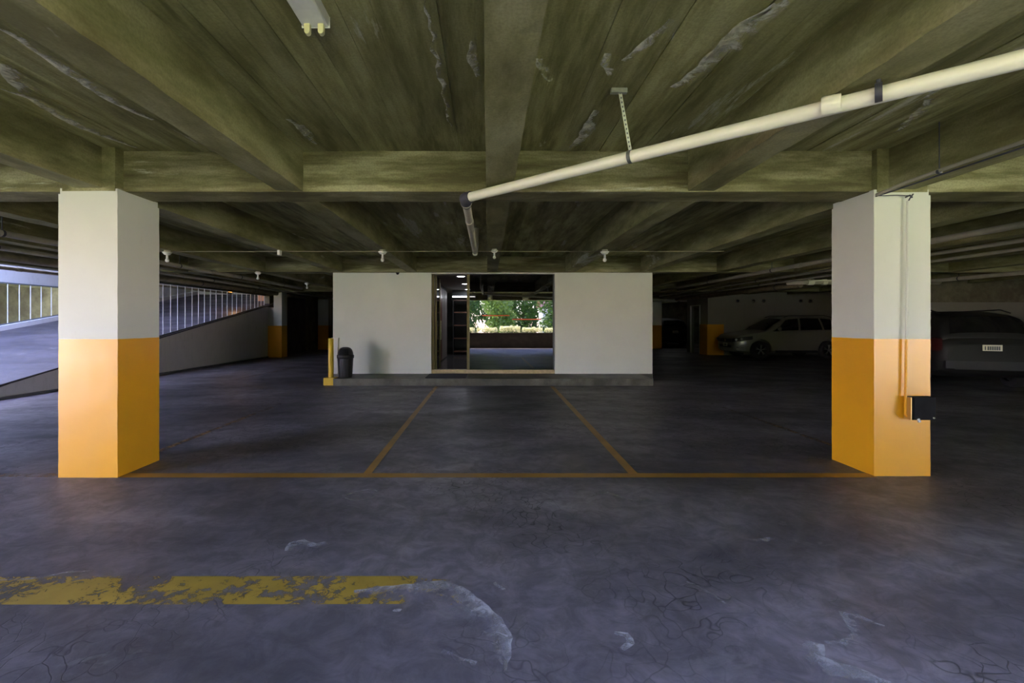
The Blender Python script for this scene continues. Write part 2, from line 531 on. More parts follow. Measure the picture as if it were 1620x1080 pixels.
# ------------------------------------------------------------------ ceiling
ce = MB()
ce.box(-9.1, 17.2, -2.7, 30.2, SLAB, SLAB + 0.3)
ce = ce.build('ceiling', M['soffit'])
tag(ce, 'olive board-marked concrete garage ceiling with deep beams', 'ceiling', kind='structure')
JX = [-7.30, -5.45, -3.61, -1.83, 0.105, 1.97, 3.78, 5.60, 7.45, 9.30, 11.15, 13.0, 14.85]
GY = [(-2.65, -2.30), (4.21, 4.56), (10.9, 11.25), (17.7, 18.05), (24.4, 24.75)]
for i, (a, b_) in enumerate(GY):
    g = MB()
    if i in (1, 2): g.rough_box(-9.1, 17.1, a, b_, SOFFIT, SLAB + 0.01, 0.3, 0.006)
    else: g.box(-9.1, 17.1, a, b_, SOFFIT, SLAB + 0.01)
    g.build('girder', M['girder'], ce)
for x in JX:
    for k in range(len(GY)):
        y0 = GY[k][1]
        y1 = GY[k + 1][0] if k + 1 < len(GY) else 30.1
        j = MB()
        w = 0.12
        if k < 2 and -8 < x < 8: j.rough_box(x - w, x + w, y0 - 0.02, y1 + 0.02, SOFFIT + 0.006, SLAB + 0.01, 0.1, 0.006, 6.0)
        else: j.box(x - w, x + w, y0 - 0.02, y1 + 0.02, SOFFIT + 0.006, SLAB + 0.01)
        j.build('joist', M['joist'], ce)
# side beam along the ramp well
MB().rough_box(-9.2, -8.95, -2.6, 30.0, 2.5, SLAB + 0.01, 0.4, 0.004).build('edge_beam', M['joist'], ce)
# imprints of the formwork boards between the beams of the two nearest bays
unit = MB().box(-0.5, 0.5, -0.5, 0.5, -0.5, 0.5).mesh('form_board')
unit.materials.append(M['soffit'])
for k in (0, 1):
    y0, y1 = GY[k][1], GY[k + 1][0]
    for i in range(len(JX) - 1):
        if JX[i] < -6 or JX[i + 1] > 8: continue
        xa, xb = JX[i] + 0.12, JX[i + 1] - 0.12
        x = xa
        while x < xb - 0.02:
            w = min(random.uniform(0.15, 0.25), xb - x)
            if xb - x - w < 0.08: w = xb - x
            d = random.uniform(0.002, 0.012)
            o = bpy.data.objects.new('form_board', unit)
            COL.objects.link(o)
            o.location = (x + w / 2, (y0 + y1) / 2, SLAB - d / 2 + 0.002)
            o.scale = (w - random.uniform(0.002, 0.006), y1 - y0, d + 0.004)
            o.rotation_euler = (random.uniform(-0.0004, 0.0004), random.uniform(-0.012, 0.012), random.uniform(-0.002, 0.002))
            o.parent = ce
            x += w

def lime(pix, w0, w1, f0=1.1, f1=0.6):
    """ragged lime bloom along photo-pixel points on the slab underside"""
    H = SLAB - 0.02 - EYE
    P_ = [Vector(((px - VPX) * H / (VPY - py), H * FPX / (VPY - py))) for px, py in pix]
    Q = []
    for i in range(len(P_) - 1):
        n = max(2, int((P_[i + 1] - P_[i]).length / 0.04))
        for k in range(n): Q.append(P_[i].lerp(P_[i + 1], k / n))
    Q.append(P_[-1])
    rws, fd = [], []
    for i, q in enumerate(Q):
        t = (Q[min(i + 1, len(Q) - 1)] - Q[max(i - 1, 0)]).normalized()
        nn = Vector((-t.y, t.x))
        j = noise.noise(Vector((q.x * 9, q.y * 9, 4))) * 0.03
        env = math.sin(math.pi * (i + 1) / (len(Q) + 1)) ** 0.5
        rws.append((q + nn * (j + w0 * env), q + nn * (j - w1 * env))); fd.append((f0 if w0 < w1 else f1, f1 if w0 < w1 else f0))
    return flat_strip('lime_bloom', rws, ce, M['lime'], SLAB - 0.02, fd)
lime([(1245, 0), (1195, 28), (1150, 62), (1110, 105), (1062, 138)], 0.03, 0.13)
lime([(1225, 5), (1165, 45), (1120, 95)], 0.02, 0.03, 1.25, 1.0)
lime([(0, 45), (60, 85), (120, 125), (175, 160), (240, 190)], 0.02, 0.07)
lime([(0, 140), (45, 155), (110, 195), (180, 222), (215, 234)], 0.02, 0.09)
lime([(0, 100), (15, 120), (30, 145)], 0.03, 0.12)
lime([(748, 65), (741, 85), (752, 122)], 0.01, 0.05, 1.0)
lime([(846, 92), (860, 118), (872, 128)], 0.01, 0.06, 0.95)
lime([(958, 84), (951, 102), (962, 120)], 0.01, 0.05, 1.0)
lime([(940, 174), (925, 200), (902, 234)], 0.01, 0.10, 1.0)
lime([(1060, 30), (1010, 75), (985, 96)], 0.01, 0.06, 0.95)
lime([(455, 188), (480, 210), (500, 228)], 0.01, 0.08, 0.95)
lime([(1500, 120), (1455, 170), (1415, 210)], 0.01, 0.08, 0.95)
lime([(672, 0), (685, 80), (712, 200)], 0.005, 0.03, 0.95)

# ------------------------------------------------------------------ garage walls
def struct(name, mb, mat, label, cat='wall'):
    return tag(mb.build(name, mat), label, cat, kind='structure')

# right wall with the row of vent holes behind the pale car
wb = struct('wall_back_right', MB().box(9.47, 17.0, 19.6, 19.85, 0, SLAB), M['bay_shaded'], 'off-white wall with small round vent holes behind the silver car')
MB().box(9.47, 10.15, 19.585, 19.6, 0.0, 1.32).build('orange_dado', M['orange'], wb)
for px in (1167, 1192, 1208, 1266, 1282):
    x = (px - VPX) * 19.6 / FPX
    MB().lathe([(0.0, -0.02), (0.055, -0.02), (0.055, 0.02), (0.04, 0.02), (0.04, 0.0), (0.0, 0.0)], (x, 19.59, 2.33), 'y', 14).build('vent_hole', M['black'], wb)
ws = struct('wall_corridor_right', MB().box(9.47, 9.6, 19.85, 20.35, 0, SLAB).box(9.47, 9.6, 21.2, 21.65, 0, SLAB).box(9.47, 9.6, 20.35, 21.2, 2.15, SLAB), M['bay_shaded'], 'short white wall with a dark doorway opening')
MB().box(9.44, 9.47, 19.6, 20.3, 0, 1.32).build('orange_dado', M['orange'], ws)
MB().box(9.44, 9.5, 20.28, 20.35, 0, 2.2).box(9.44, 9.5, 21.2, 21.27, 0, 2.2).box(9.44, 9.5, 20.35, 21.2, 2.15, 2.2).build('door_frame', M['white'], ws)
struct('wall_storage', MB().box(10.8, 10.9, 19.85, 23.0, 0, SLAB), M['dark_wall'], 'dark wall of the store room beyond the doorway')
wr = struct('wall_right_bay', MB().box(12.6, 17.0, 13.95, 14.15, 0, 2.02), M['bay_shaded'], 'off-white wall behind the dark parked car at right')
MB().box(12.6, 17.0, 13.98, 14.13, 2.02, SLAB).build('bare_upper_wall', M['raw'], wr)
struct('wall_right', MB().box(17.0, 17.2, -2.7, 30.2, 0, SLAB), M['raw'], 'dark concrete wall along the right side of the garage')
struct('wall_back', MB().box(-9.0, 17.2, 30.0, 30.2, 0, SLAB), M['raw'], 'dark concrete back wall of the garage')

# facade behind the camera: planter parapet under the outer girder
struct('wall_front_left', MB().box(-9.1, -3.8, -2.7, -2.5, 0.0, SLAB), M['parapet'], 'unseen front wall left of the open parapet, closed to cut light')  # unseen; closes the left of the opening to hold back light there
struct('wall_front_right', MB().box(12.2, 17.0, -2.7, -2.5, 0.0, SLAB), M['parapet'], 'unseen front wall right of the open parapet, closed to cut light')  # unseen; ends the opening here to dim the right side
struct('wall_parapet', MB().box(-3.8, 8.6, -2.7, -2.5, 0, 0.84).box(-5.6, 8.6, -3.5, -3.38, -0.4, 0.80), M['parapet'], 'low rendered planter wall of the open garage front')
sb = MB().box(-5.6, 8.6, -3.38, -2.71, 0.3, 0.735).build('soil_bed', M['soil'])
tag(sb, 'brown soil bed in the planter along the open front', 'soil', kind='stuff')

# lobby block
LY = 11.07
GX0, GX1 = -1.38, 1.63
struct('wall_lobby_left', MB().rough_box(-3.77, GX0, LY, LY + 0.2, 0.154, SOFFIT, 0.3, 0.003), M['lobby_white'], 'white painted wall left of the glass lobby entrance')
struct('wall_lobby_right', MB().rough_box(GX1, 4.0, LY, LY + 0.2, 0.154, SOFFIT, 0.3, 0.003), M['lobby_white'], 'white painted wall right of the glass lobby entrance')
struct('wall_lobby_side_left', MB().box(-3.77, -3.57, LY + 0.2, 19.0, 0.0, SOFFIT), M['grey_white'], 'left outer side wall of the lobby block')
struct('wall_lobby_side_right', MB().box(3.8, 4.0, LY + 0.2, 19.0, 0.0, SOFFIT), M['grey_white'], 'right outer side wall of the lobby block')
struct('wall_lobby_back', MB().box(-3.57, 3.8, 18.8, 19.0, 0.0, SOFFIT), M['dark_wall'], 'dark back wall inside the lobby')
struct('floor_step', MB().rough_box(-3.43, 3.66, 10.08, LY + 0.25, 0.0, 0.154, 0.2, 0.006).box(-3.77, -3.43, LY - 0.02, LY + 0.25, 0, 0.154).box(3.66, 4.0, LY - 0.02, LY + 0.25, 0, 0.154), M['step'], 'low concrete step along the lobby front', 'step')
struct('floor_lobby', MB().box(-3.57, 3.8, LY + 0.25, 18.8, 0.0, 0.17), M['tile'], 'polished dark tile floor inside the lobby', 'floor')
struct('ceiling_lobby', MB().box(-3.57, 3.8, LY + 0.45, 18.8, 2.6, 2.68), M['lobby_ceiling'], 'beige plaster ceiling inside the lobby', 'ceiling')
struct('trim_1', MB().box(-2.2, 3.2, LY - 0.03, LY + 0.22, 2.585, 2.612), M['lobby_white'], 'thin pale trim under the girder above the lobby glass', 'trim')

# lobby interior left wall in red wood panels with pale pilaster
wl = struct('wall_lobby_inside', MB().box(-1.62, -1.52, 11.6, 16.6, 0.17, 2.6), M['dark_wall'], 'inner lobby wall clad in red wood panels')
for (y0, y1, mt, nm) in ((11.75, 12.6, 'dark_wall', 'cladding_panel'), (12.65, 13.6, 'panel', 'cladding_panel'), (13.65, 14.6, 'panel', 'cladding_panel'), (14.65, 15.4, 'pale_panel', 'cladding_panel'), (15.45, 16.3, 'pale_panel', 'cladding_panel')):
    MB().box(-1.52, -1.47, y0, y1, 0.2, 2.5).build(nm, M[mt], wl)

# glass front: door leaf at left, fixed pane at right
d1 = empty('door_1', (0, 0, 0), kind='structure', label='bronze framed glass door of the lobby standing open', cat='door')
GYP = LY + 0.14
xm = (741 - VPX) * GYP / FPX
MB().box(GX0, GX0 + 0.06, GYP - 0.03, GYP + 0.05, 0.17, 2.585).build('jamb', M['bronze'], d1)
MB().box(GX0 + 0.07, GX0 + 0.11, GYP + 0.08, GYP + 0.13, 0.2, 2.56).build('stile', M['bronze'], d1)
MB().box(GX0 + 0.07, GX0 + 0.11, GYP + 0.90, GYP + 0.95, 0.2, 2.56).build('stile', M['bronze'], d1)
MB().box(GX0 + 0.085, GX0 + 0.095, GYP + 0.13, GYP + 0.90, 0.2, 2.56).build('pane', M['glass_door'], d1)
h_ = MB().tube([(GX0 + 0.14, GYP + 0.8, 0.95), (GX0 + 0.14, GYP + 0.8, 1.45)], 0.012, 8).build('handle', M['steel'], d1)
w1 = empty('window_1', (0, 0, 0), kind='structure', label='large tinted glass pane reflecting garden greenery', cat='window')
MB().box(xm - 0.035, xm + 0.03, GYP - 0.04, GYP + 0.05, 0.17, 2.585).build('mullion', M['bronze'], w1)
MB().box(xm + 0.03, GX1 - 0.03, GYP + 0.005, GYP + 0.015, 0.24, 2.585).build('pane', M['glass'], w1)
MB().box(GX1 - 0.03, GX1, GYP - 0.03, GYP + 0.05, 0.17, 2.585).build('jamb', M['rail'], w1)
struct('trim_2', MB().box(GX0, GX1, GYP - 0.09, GYP + 0.06, 0.154, 0.245), M['sill'], 'pale wooden sill strip under the lobby glass', 'sill')
for (a, b_, py) in ((763, 806, 499), (810, 856, 505)):
    zz = EYE + (VPY - py) * GYP / FPX
    MB().box((a - VPX) * GYP / FPX, (b_ - VPX) * GYP / FPX, GYP, GYP + 0.004, zz - 0.012, zz + 0.012).build('safety_tape', M['red_tape'], w1)
# lobby downlights and linear lamp
for (x, y, lb) in ((-0.70, 11.78, 'round recessed downlight nearest the lobby glass'), (-0.70, 14.1, 'middle round downlight in the lobby ceiling'), (-0.72, 16.4, 'farthest round downlight in the lobby ceiling')):
    e = empty('downlight', (x, y, 2.6), label=lb, cat='downlight', group='lobby downlights')
    MB().lathe([(0.13, 0.0), (0.13, -0.012), (0.10, -0.012), (0.10, 0.0)], (0, 0, 0), 'z', 20).build('ring', M['ceramic'], e)
    MB().lathe([(0.10, -0.006), (0.0, -0.006)], (0, 0, 0), 'z', 20).build('lens', M['downlight'], e)
e = empty('linear_lamp', (-0.9, 16.9, 2.36), label='lit white linear lamp deep inside the lobby', cat='lamp')
MB().box(-0.42, 0.42, -0.03, 0.03, 0.02, 0.24).build('bracket', M['rail'], e)
MB().tube([(-0.42, 0, 0), (0.42, 0, 0)], 0.022, 10).build('tube', M['tube_on'], e)
# shelving deep in the lobby
e = empty('shelf_unit', (-0.85, 17.6, 0.17), label='dark open shelving standing deep inside the lobby', cat='shelf')
MB().box(-0.5, -0.46, -0.2, 0.2, 0, 2.1).build('side_panel', M['dark_wall'], e)
MB().box(0.46, 0.5, -0.2, 0.2, 0, 2.1).build('side_panel', M['dark_wall'], e)
for z in (0.1, 0.6, 1.1, 1.6, 2.06):
    MB().box(-0.46, 0.46, -0.2, 0.2, z, z + 0.04).build('shelf', M['panel'], e)
e = tag(MB().box(GX0 - 0.02, xm - 0.01, 10.15, 10.95, 0.154, 0.172).build('door_mat', M['mat']), 'black rubber door mat on the step before the lobby door', 'mat')

# ------------------------------------------------------------------ ramp at left
def rz_(y): return 0.33 + 0.18 * (y - 8.4)
RY0, RY1 = 6.55, 22.0
def wedge(x0, x1, y0, y1, f0, f1, n=12):
    """solid between bottom f0(y) and top f1(y)"""
    mb = MB()
    v, f = [], []
    for i in range(n + 1):
        y = y0 + (y1 - y0) * i / n
        v += [(x0, y, f0(y)), (x1, y, f0(y)), (x1, y, f1(y)), (x0, y, f1(y))]
    for i in range(n):
        a, b2 = 4 * i, 4 * i + 4
        for k in range(4):
            f.append((a + k, a + (k + 1) % 4, b2 + (k + 1) % 4, b2 + k))
    f += [(0, 1, 2, 3), tuple(4 * n + q for q in (3, 2, 1, 0))]
    return mb.add(v, f)
struct('floor_ramp', wedge(-14.3, -8.81, RY0, RY1, lambda y: -0.2, lambda y: rz_(y) - 0.02), M['ramp'], 'sloping concrete car ramp climbing along the left side', 'ramp')
wn2 = wedge(-8.98, -8.80, RY0 + 0.1, 18.2, lambda y: 0.0, lambda y: rz_(y) + 0.035 * noise.noise(Vector((0, y * 3.1, 0))) * (1 if y < 11 else 0.15) - 0.055, 60)
struct('wall_ramp', wn2, M['grey_white'], 'off-white low wall whose top climbs with the ramp')
pw = bpy.data.objects['wall_ramp']
MB().box(-8.98, -8.575, 18.21, 18.69, 0, 1.27).build('orange_pier', M['orange'], pw)
MB().box(-8.98, -8.575, 18.21, 18.69, 1.27, 2.0).build('white_pier', M['grey_white'], pw)
struct('trim_3', wedge(-8.80, -8.77, 7.2, 18.2, lambda y: 0.0, lambda y: 0.05, 4), M['rail'], 'dark strip along the foot of the ramp wall', 'trim')
struct('trim_4', wedge(-14.3, -14.0, 6.8, RY1, lambda y: rz_(y) - 0.05, lambda y: rz_(y) + 0.12), M['grey_white'], 'kerb along the far side of the ramp', 'kerb')
struct('wall_left', MB().box(-14.6, -14.3, -1.0, 24.6, 2.58, 15.0).box(-14.6, -14.3, 15.6, 24.6, 0.0, 2.58).box(-14.6, -14.3, -1.0, 7.0, 0.0, 2.58), M['grey_white'], 'pale painted outer wall above the far ramp railing, extended upward to shade the ramp')  # tall part is out of view, raised to keep sun off the ramp
struct('wall_left_outer', MB().box(-16.2, -16.0, 2.0, 18.0, 0.0, 2.8).box(-16.2, -14.62, 2.0, 18.0, 2.62, 2.8), M['raw'], 'dim concrete wall seen through the far ramp railing')  # second box is an unseen cap added to darken the gap
struct('wall_ramp_end', MB().box(-9.9, -9.1, 19.6, 19.8, 0.5, SLAB), M['terracotta'], 'terracotta painted wall at the top of the ramp')
struct('wall_ramp_top', MB().box(-14.3, -9.1, 22.0, 22.2, 0.0, 6.0), M['grey_white'], 'pale wall closing the top of the ramp')
struct('wall_behind_ramp', MB().box(-9.2, -9.0, 18.75, 30.2, 0.0, SLAB), M['raw'], 'dark wall at the far left of the garage')
struct('ceiling_ramp', MB().box(-14.3, -9.2, 12.8, 22.0, 4.7, 5.0), M['raw'], 'unseen concrete slab added high above the upper ramp to cut sky light', 'ceiling')  # added out of view; its reach sets how much sky lights the ramp
struct('wall_upper', MB().box(-9.2, -9.0, 1.5, 24.6, SLAB + 0.3, 6.0), M['grey_white'], 'unseen upper storey wall added to narrow the sky above the ramp')  # added out of view to take away part of the sky over the ramp

bar = MB().tube([(0, 0, 0), (0, 0, 1)], 0.012, 8).mesh('bar')
bar.materials.append(M['bar'])
def railing(name, x, ys, zb, zt, label):
    e = empty(name, (x, ys[0], 0), label=label, cat='railing')
    for y in ys:
        o = bpy.data.objects.new('bar', bar)
        COL.objects.link(o)
        o.location = (0, y - ys[0], zb(y))
        o.scale = (1, 1, zt - zb(y))
        o.parent = e
    MB().box(-0.02, 0.02, -0.1, ys[-1] - ys[0] + 0.1, zt - 0.04, zt).build('top_rail', M['rail'], e)
    v0, v1 = zb(ys[0]), zb(ys[-1])
    mb = MB()
    L_ = ys[-1] - ys[0]
    mb.add([(-0.02, -0.05, v0 - 0.01), (0.02, -0.05, v0 - 0.01), (0.02, -0.05, v0 + 0.03), (-0.02, -0.05, v0 + 0.03),
            (-0.02, L_, v1 - 0.01), (0.02, L_, v1 - 0.01), (0.02, L_, v1 + 0.03), (-0.02, L_, v1 + 0.03)],
           [(0, 1, 2, 3), (7, 6, 5, 4), (0, 4, 5, 1), (1, 5, 6, 2), (2, 6, 7, 3), (3, 7, 4, 0)])
    mb.build('bottom_rail', M['rail'], e)
    return e
near_px = [240, 251, 258, 270, 281, 293, 304, 314, 323.5, 333, 342, 351.5, 359.5, 367.5, 374.5, 382.5, 390, 396.5, 403, 408, 413, 418]
railing('ramp_railing', -8.89, [8.89 * FPX / (VPX - p) for p in near_px], lambda y: rz_(y) - 0.02, 2.50, 'grey steel bar railing standing on the sloping ramp wall')
far_ys = [14.15 * FPX / (VPX - 12) + 0.336 * k for k in range(-17, 7)]
railing('ramp_railing', -14.15, far_ys, lambda y: rz_(y) + 0.12, 2.58, 'pale steel bar railing on the far side of the ramp under the white wall')
# amber bulkhead lamp by the top of the ramp
e = empty('bulkhead_lamp', (-9.62, 17.0, 2.58), label='small amber bulkhead lamp above the top of the ramp', cat='lamp')
MB().box(-0.05, 0.42, -0.05, 0.05, 0.03, 0.08).build('mount', M['rail'], e)
MB().lathe([(0.0, -0.06), (0.06, -0.045), (0.09, 0.0), (0.09, 0.03), (0.0, 0.03)], (0, 0, 0), 'z', 14).build('lens', M['sodium'], e)
pl = bpy.data.lights.new('amber_glow', 'POINT'); pl.energy = 5; pl.color = (1.0, 0.5, 0.16); pl.shadow_soft_size = 0.08
po = bpy.data.objects.new('amber_glow', pl); COL.objects.link(po); po.parent = e; po.location = (0, 0.1, -0.15)

# ------------------------------------------------------------------ pillars
def pillar(x0, x1, y0, y1, label, split=1.25, head=True, fine=True):
    e = empty('concrete_pillar', ((x0 + x1) / 2, (y0 + y1) / 2, 0), label=label, cat='pillar', group='orange and white garage pillars')
    st, am = (0.05, 0.0022) if fine else (0.3, 0.002)
    for (nm, z0, z1, mt, ins) in (('orange_base', 0.0, split, 'orange', 0.0), ('white_shaft', split, 2.56, 'white_pillar', 0.0), ('collar', 2.56, SOFFIT + 0.003, 'white_pillar', 0.008)):
        o_ = keep_world(MB().rough_box(x0 + ins, x1 - ins, y0 + ins, y1 - ins, z0, z1, st, am, 7.0).build(nm, M[mt]), e)
        for p_ in o_.data.polygons: p_.use_smooth = True
        o_.data.set_sharp_from_angle(angle=math.radians(40))
    if head:
        keep_world(MB().rough_box(x0 + 0.03, x1 - 0.025, y0 + 0.002, y1 - 0.1, SOFFIT - 0.02, SLAB + 0.005, 0.12, 0.003).build('head', M['joist']), e)
    return e
pillar(-3.88, -3.345, 4.11, 4.63, 'square pillar, orange below and white above, in the left foreground')
pillar(3.52, 4.035, 4.15, 4.66, 'square pillar, orange below and white above, with a water pipe and black box')
pillar(-8.57, -8.25, 18.2, 18.7, 'distant orange and white pillar at the end of the ramp wall', 1.27, True, False)
pillar(-8.75, -8.2, 23.4, 23.92, 'farthest dim orange and white pillar left of the lobby', 1.25, True, False)
pillar(8.80, 9.32, 24.4, 24.9, 'dim distant orange and white pillar right of the lobby', 1.25, True, False)

# ------------------------------------------------------------------ pipes
# big white drain pipe crossing the view diagonally under the beams
PZ = EYE + 1.15
def dp(px, py, h=1.15):
    y = h * FPX / (VPY - py)
    return Vector(((px - VPX) * y / FPX, y, EYE + h))
A = dp(742, 312); B = dp(1620, 93)
B2 = B + (B - A) * 0.5
e = empty('drain_pipe', (A.x, A.y, 0), label='thick white plastic drain pipe slung diagonally under the ceiling', cat='pipe')
def on(t): return A + (B - A) * t
def loc_mb(): return MB()
def attach(o): return keep_world(o, e)
R = 0.042
attach(MB().tube([A, B2], R, 20).build('pipe_run', M['pvc']))
dirn = (B - A).normalized()
cp = dp(1300, 169) ; cp2 = dp(1331, 162)
attach(MB().tube([cp, cp + dirn * 0.012, cp2 - dirn * 0.012, cp2], R, 20, radii=[R + 0.004, R + 0.008, R + 0.006, R + 0.003]).build('coupling', M['pvc']))
E0 = Vector((A.x - 0.035, A.y + 0.02, A.z))
Yend = 7.55
run2 = [Vector((E0.x - 0.0, E0.y + 0.12, PZ)), Vector((-0.215, Yend, PZ + 0.02))]
elbow = [A + dirn * 0.02, A - dirn * 0.03, Vector((E0.x - 0.005, E0.y + 0.03, PZ)), Vector((E0.x, E0.y + 0.14, PZ))]
attach(MB().tube(elbow, R + 0.012, 18).build('rubber_elbow', M['rubber']))
attach(MB().tube([run2[0], run2[1]], R, 18).build('pipe_branch', M['pvc_old']))
attach(MB().tube([run2[0] + Vector((0, 0.03, 0)), run2[0] + Vector((0, 0.05, 0))], R + 0.014, 18).build('clamp_ring', M['pvc_old']))
attach(MB().tube([run2[0] + Vector((0, 0.09, 0)), run2[0] + Vector((0, 0.11, 0))], R + 0.008, 18).build('clamp_ring', M['rubber']))
q = run2[0].lerp(run2[1], 0.26)
attach(MB().tube([q, q + Vector((0, 0.06, 0))], R + 0.006, 18).build('coupling', M['pvc_old']))
attach(MB().tube([Vector((-0.215, Yend - 0.03, PZ - 0.01)), Vector((-0.215, Yend + 0.06, PZ + 0.02)), Vector((-0.20, Yend + 0.08, PZ + 0.12)), Vector((-0.195, Yend + 0.08, SLAB - 0.005))], R, 16).build('riser', M['pvc_old']))
# strap hanger from the slab: a flat perforated band
hp = dp(997, 248)
top = Vector(((980 - VPX) * 3.09 / FPX, 3.09, SLAB - 0.005))
hg = MB()
def band(mb, a, b_, w, t):
    d = (b_ - a).normalized(); s_ = Vector((1, 0, 0)); s_ = (s_ - d * s_.dot(d)).normalized(); n_ = d.cross(s_)
    v = []
    for p in (a, b_):
        for (i, j) in ((-1, -1), (1, -1), (1, 1), (-1, 1)):
            v.append(p + s_ * w * i + n_ * t * j)
    mb.add(v, [(0, 1, 2, 3), (7, 6, 5, 4), (0, 4, 5, 1), (1, 5, 6, 2), (2, 6, 7, 3), (3, 7, 4, 0)])
pt = hp + Vector((0, 0, R))
band(hg, top, pt, 0.011, 0.0015)
hs = attach(hg.build('hanger_strap', M['steel']))
ho = MB()
for k in range(1, 14):
    c = top.lerp(pt, k / 14)
    ho.box(c.x - 0.004, c.x + 0.004, c.y - 0.004, c.y + 0.004, c.z - 0.006, c.z + 0.006)
attach(ho.build('strap_hole', M['rubber']))
attach(MB().box(top.x - 0.06, top.x + 0.05, top.y - 0.015, top.y + 0.015, SLAB - 0.035, SLAB - 0.003).build('hanger_bracket', M['steel']))
def ring(c, d, r, wdt):
    return MB().tube([c - d * wdt / 2, c + d * wdt / 2], r, 18)
attach(ring(hp, dirn, R + 0.004, 0.022).build('clamp_ring', M['rail']))
h2 = dp(1390, 146)
attach(ring(h2, dirn, R + 0.005, 0.03).build('clamp_ring', M['rubber']))
attach(MB().tube([h2 + Vector((0, 0, R)), Vector((h2.x, h2.y, SOFFIT + 0.004))], 0.01, 8).build('hanger_rod', M['rubber']))

# service pipes along the sides
def long_pipe(name, x, z, y0, y1, r, mat, label, clips=(), joints=()):
    e_ = empty(name, (x, y0, z), label=label, cat='pipe')
    MB().tube([(0, 0, 0), (0, y1 - y0, 0)], r, 12).build('pipe_run', M[mat], e_)
    for y in clips:
        MB().tube([(0, y - y0 - 0.015, 0), (0, y - y0 + 0.015, 0)], r + 0.005, 12).build('clamp_ring', M['rubber'], e_)
        MB().tube([(0, y - y0, r), (0, y - y0, SLAB - z)], 0.006, 6).build('hanger_rod', M['rubber'], e_)
    for y in joints:
        MB().tube([(0, y - y0 - 0.05, 0), (0, y - y0 + 0.05, 0)], r + 0.007, 12).build('coupling', M[mat], e_)
    return e_
long_pipe('service_pipe', -6.30, 2.555, 2.2, 15.4, 0.042, 'pvc_grey', 'upper grey service pipe running above the ramp wall at left', (5.9, 7.4, 9.3, 11.6, 14.0), (10.4,))
long_pipe('service_pipe', -7.55, 2.555, 2.2, 22.0, 0.038, 'pvc_grey', 'middle grey service pipe running above the ramp wall at left', (7.0, 9.6, 12.5, 15.0), (11.3, 16.0))
long_pipe('service_pipe', -8.45, 2.55, 2.2, 21.0, 0.075, 'duct', 'thick brown service pipe just above the ramp railing', (7.7, 10.4, 13.4, 16.4))
long_pipe('service_pipe', -9.27, 2.45, 6.0, 16.5, 0.04, 'duct', 'brown pipe on the ramp side behind the near railing', (), (9.0, 12.0))
long_pipe('service_pipe', 6.30, 2.555, 2.0, 16.5, 0.042, 'pvc_grey', 'upper grey service pipe sloping away behind the right pillar', (4.9, 7.6, 10.1, 13.0), (9.2,))
long_pipe('service_pipe', 7.55, 2.56, 2.0, 20.0, 0.03, 'pvc_grey', 'thin second service pipe right of the lobby', (8.2, 12.8))
long_pipe('service_pipe', 8.35, 2.55, 3.0, 21.7, 0.028, 'pvc_grey', 'thin third service pipe running past the pale car', (9.5, 14.0))
long_pipe('service_pipe', 9.0, 2.49, 13.1, 21.7, 0.085, 'duct', 'thick brown drain pipe leading to the back right corner', (14.2, 17.0, 20.0))
long_pipe('service_pipe', 12.0, 2.52, 3.0, 12.35, 0.05, 'pvc_grey', 'lowest grey service pipe at the far right above the dark car', (9.2, 11.6), (10.2,))
# cross pipe near the right pillar
e = empty('cross_pipe', (8.5, 12.6, 2.52), label='short pale cross pipe with elbows beside the right pillar', cat='pipe')
MB().tube([(0.0, 0.3, 0), (0.08, 0.05, 0), (0.25, 0, 0), (4.0, 0, 0)], 0.07, 14).build('pipe_run', M['pvc_old'], e)
MB().tube([(0.34, 0, 0), (0.5, 0, 0)], 0.085, 14).build('coupling', M['pvc'], e)
MB().tube([(0.75, 0, 0), (0.86, 0, 0)], 0.085, 14).build('coupling', M['pvc'], e)
MB().tube([(1.62, 0, 0), (1.67, 0, 0)], 0.08, 14).build('clamp_ring', M['rubber'], e)
MB().tube([(0.35, -0.11, 0.03), (4.0, -0.11, 0.03)], 0.022, 10).build('thin_pipe', M['pvc'], e)
e = empty('cross_pipe', (4.2, 22.0, 2.48), label='dim cross pipe crossing the corridor beyond the lobby', cat='pipe')
MB().tube([(0, 0, 0), (5.6, 0, 0)], 0.08, 12).build('pipe_run', M['pvc_old'], e)
MB().tube([(4.95, 0, 0), (5.05, 0, 0)], 0.10, 12).build('coupling', M['rubber'], e)

# thin conduit dropping to the right pillar, with loose cable
e = empty('ceiling_conduit', (3.5, 4.1, 2.58), label='thin grey conduit running along the beam to the right pillar', cat='conduit')
MB().tube([(-0.0, -0.0, -0.03), (0.05, -0.25, 0.01), (0.06, -0.7, 0.02), (0.06, -3.5, 0.03)], 0.014, 10).build('pipe_run', M['pvc_grey'], e)
MB().tube([(0.06, -0.52, 0.01), (0.06, -0.50, 0.012)], 0.02, 10).build('clamp_ring', M['rubber'], e)
MB().tube([(0.06, -0.51, 0.03), (0.06, -0.51, 0.40)], 0.004, 6).build('hanger_rod', M['rubber'], e)
MB().tube([(0.02, 0.03, -0.035), (0.04, -0.1, -0.03), (0.075, -0.6, -0.012), (0.08, -3.5, 0.0)], 0.007, 8).build('cable', M['rubber'], e)
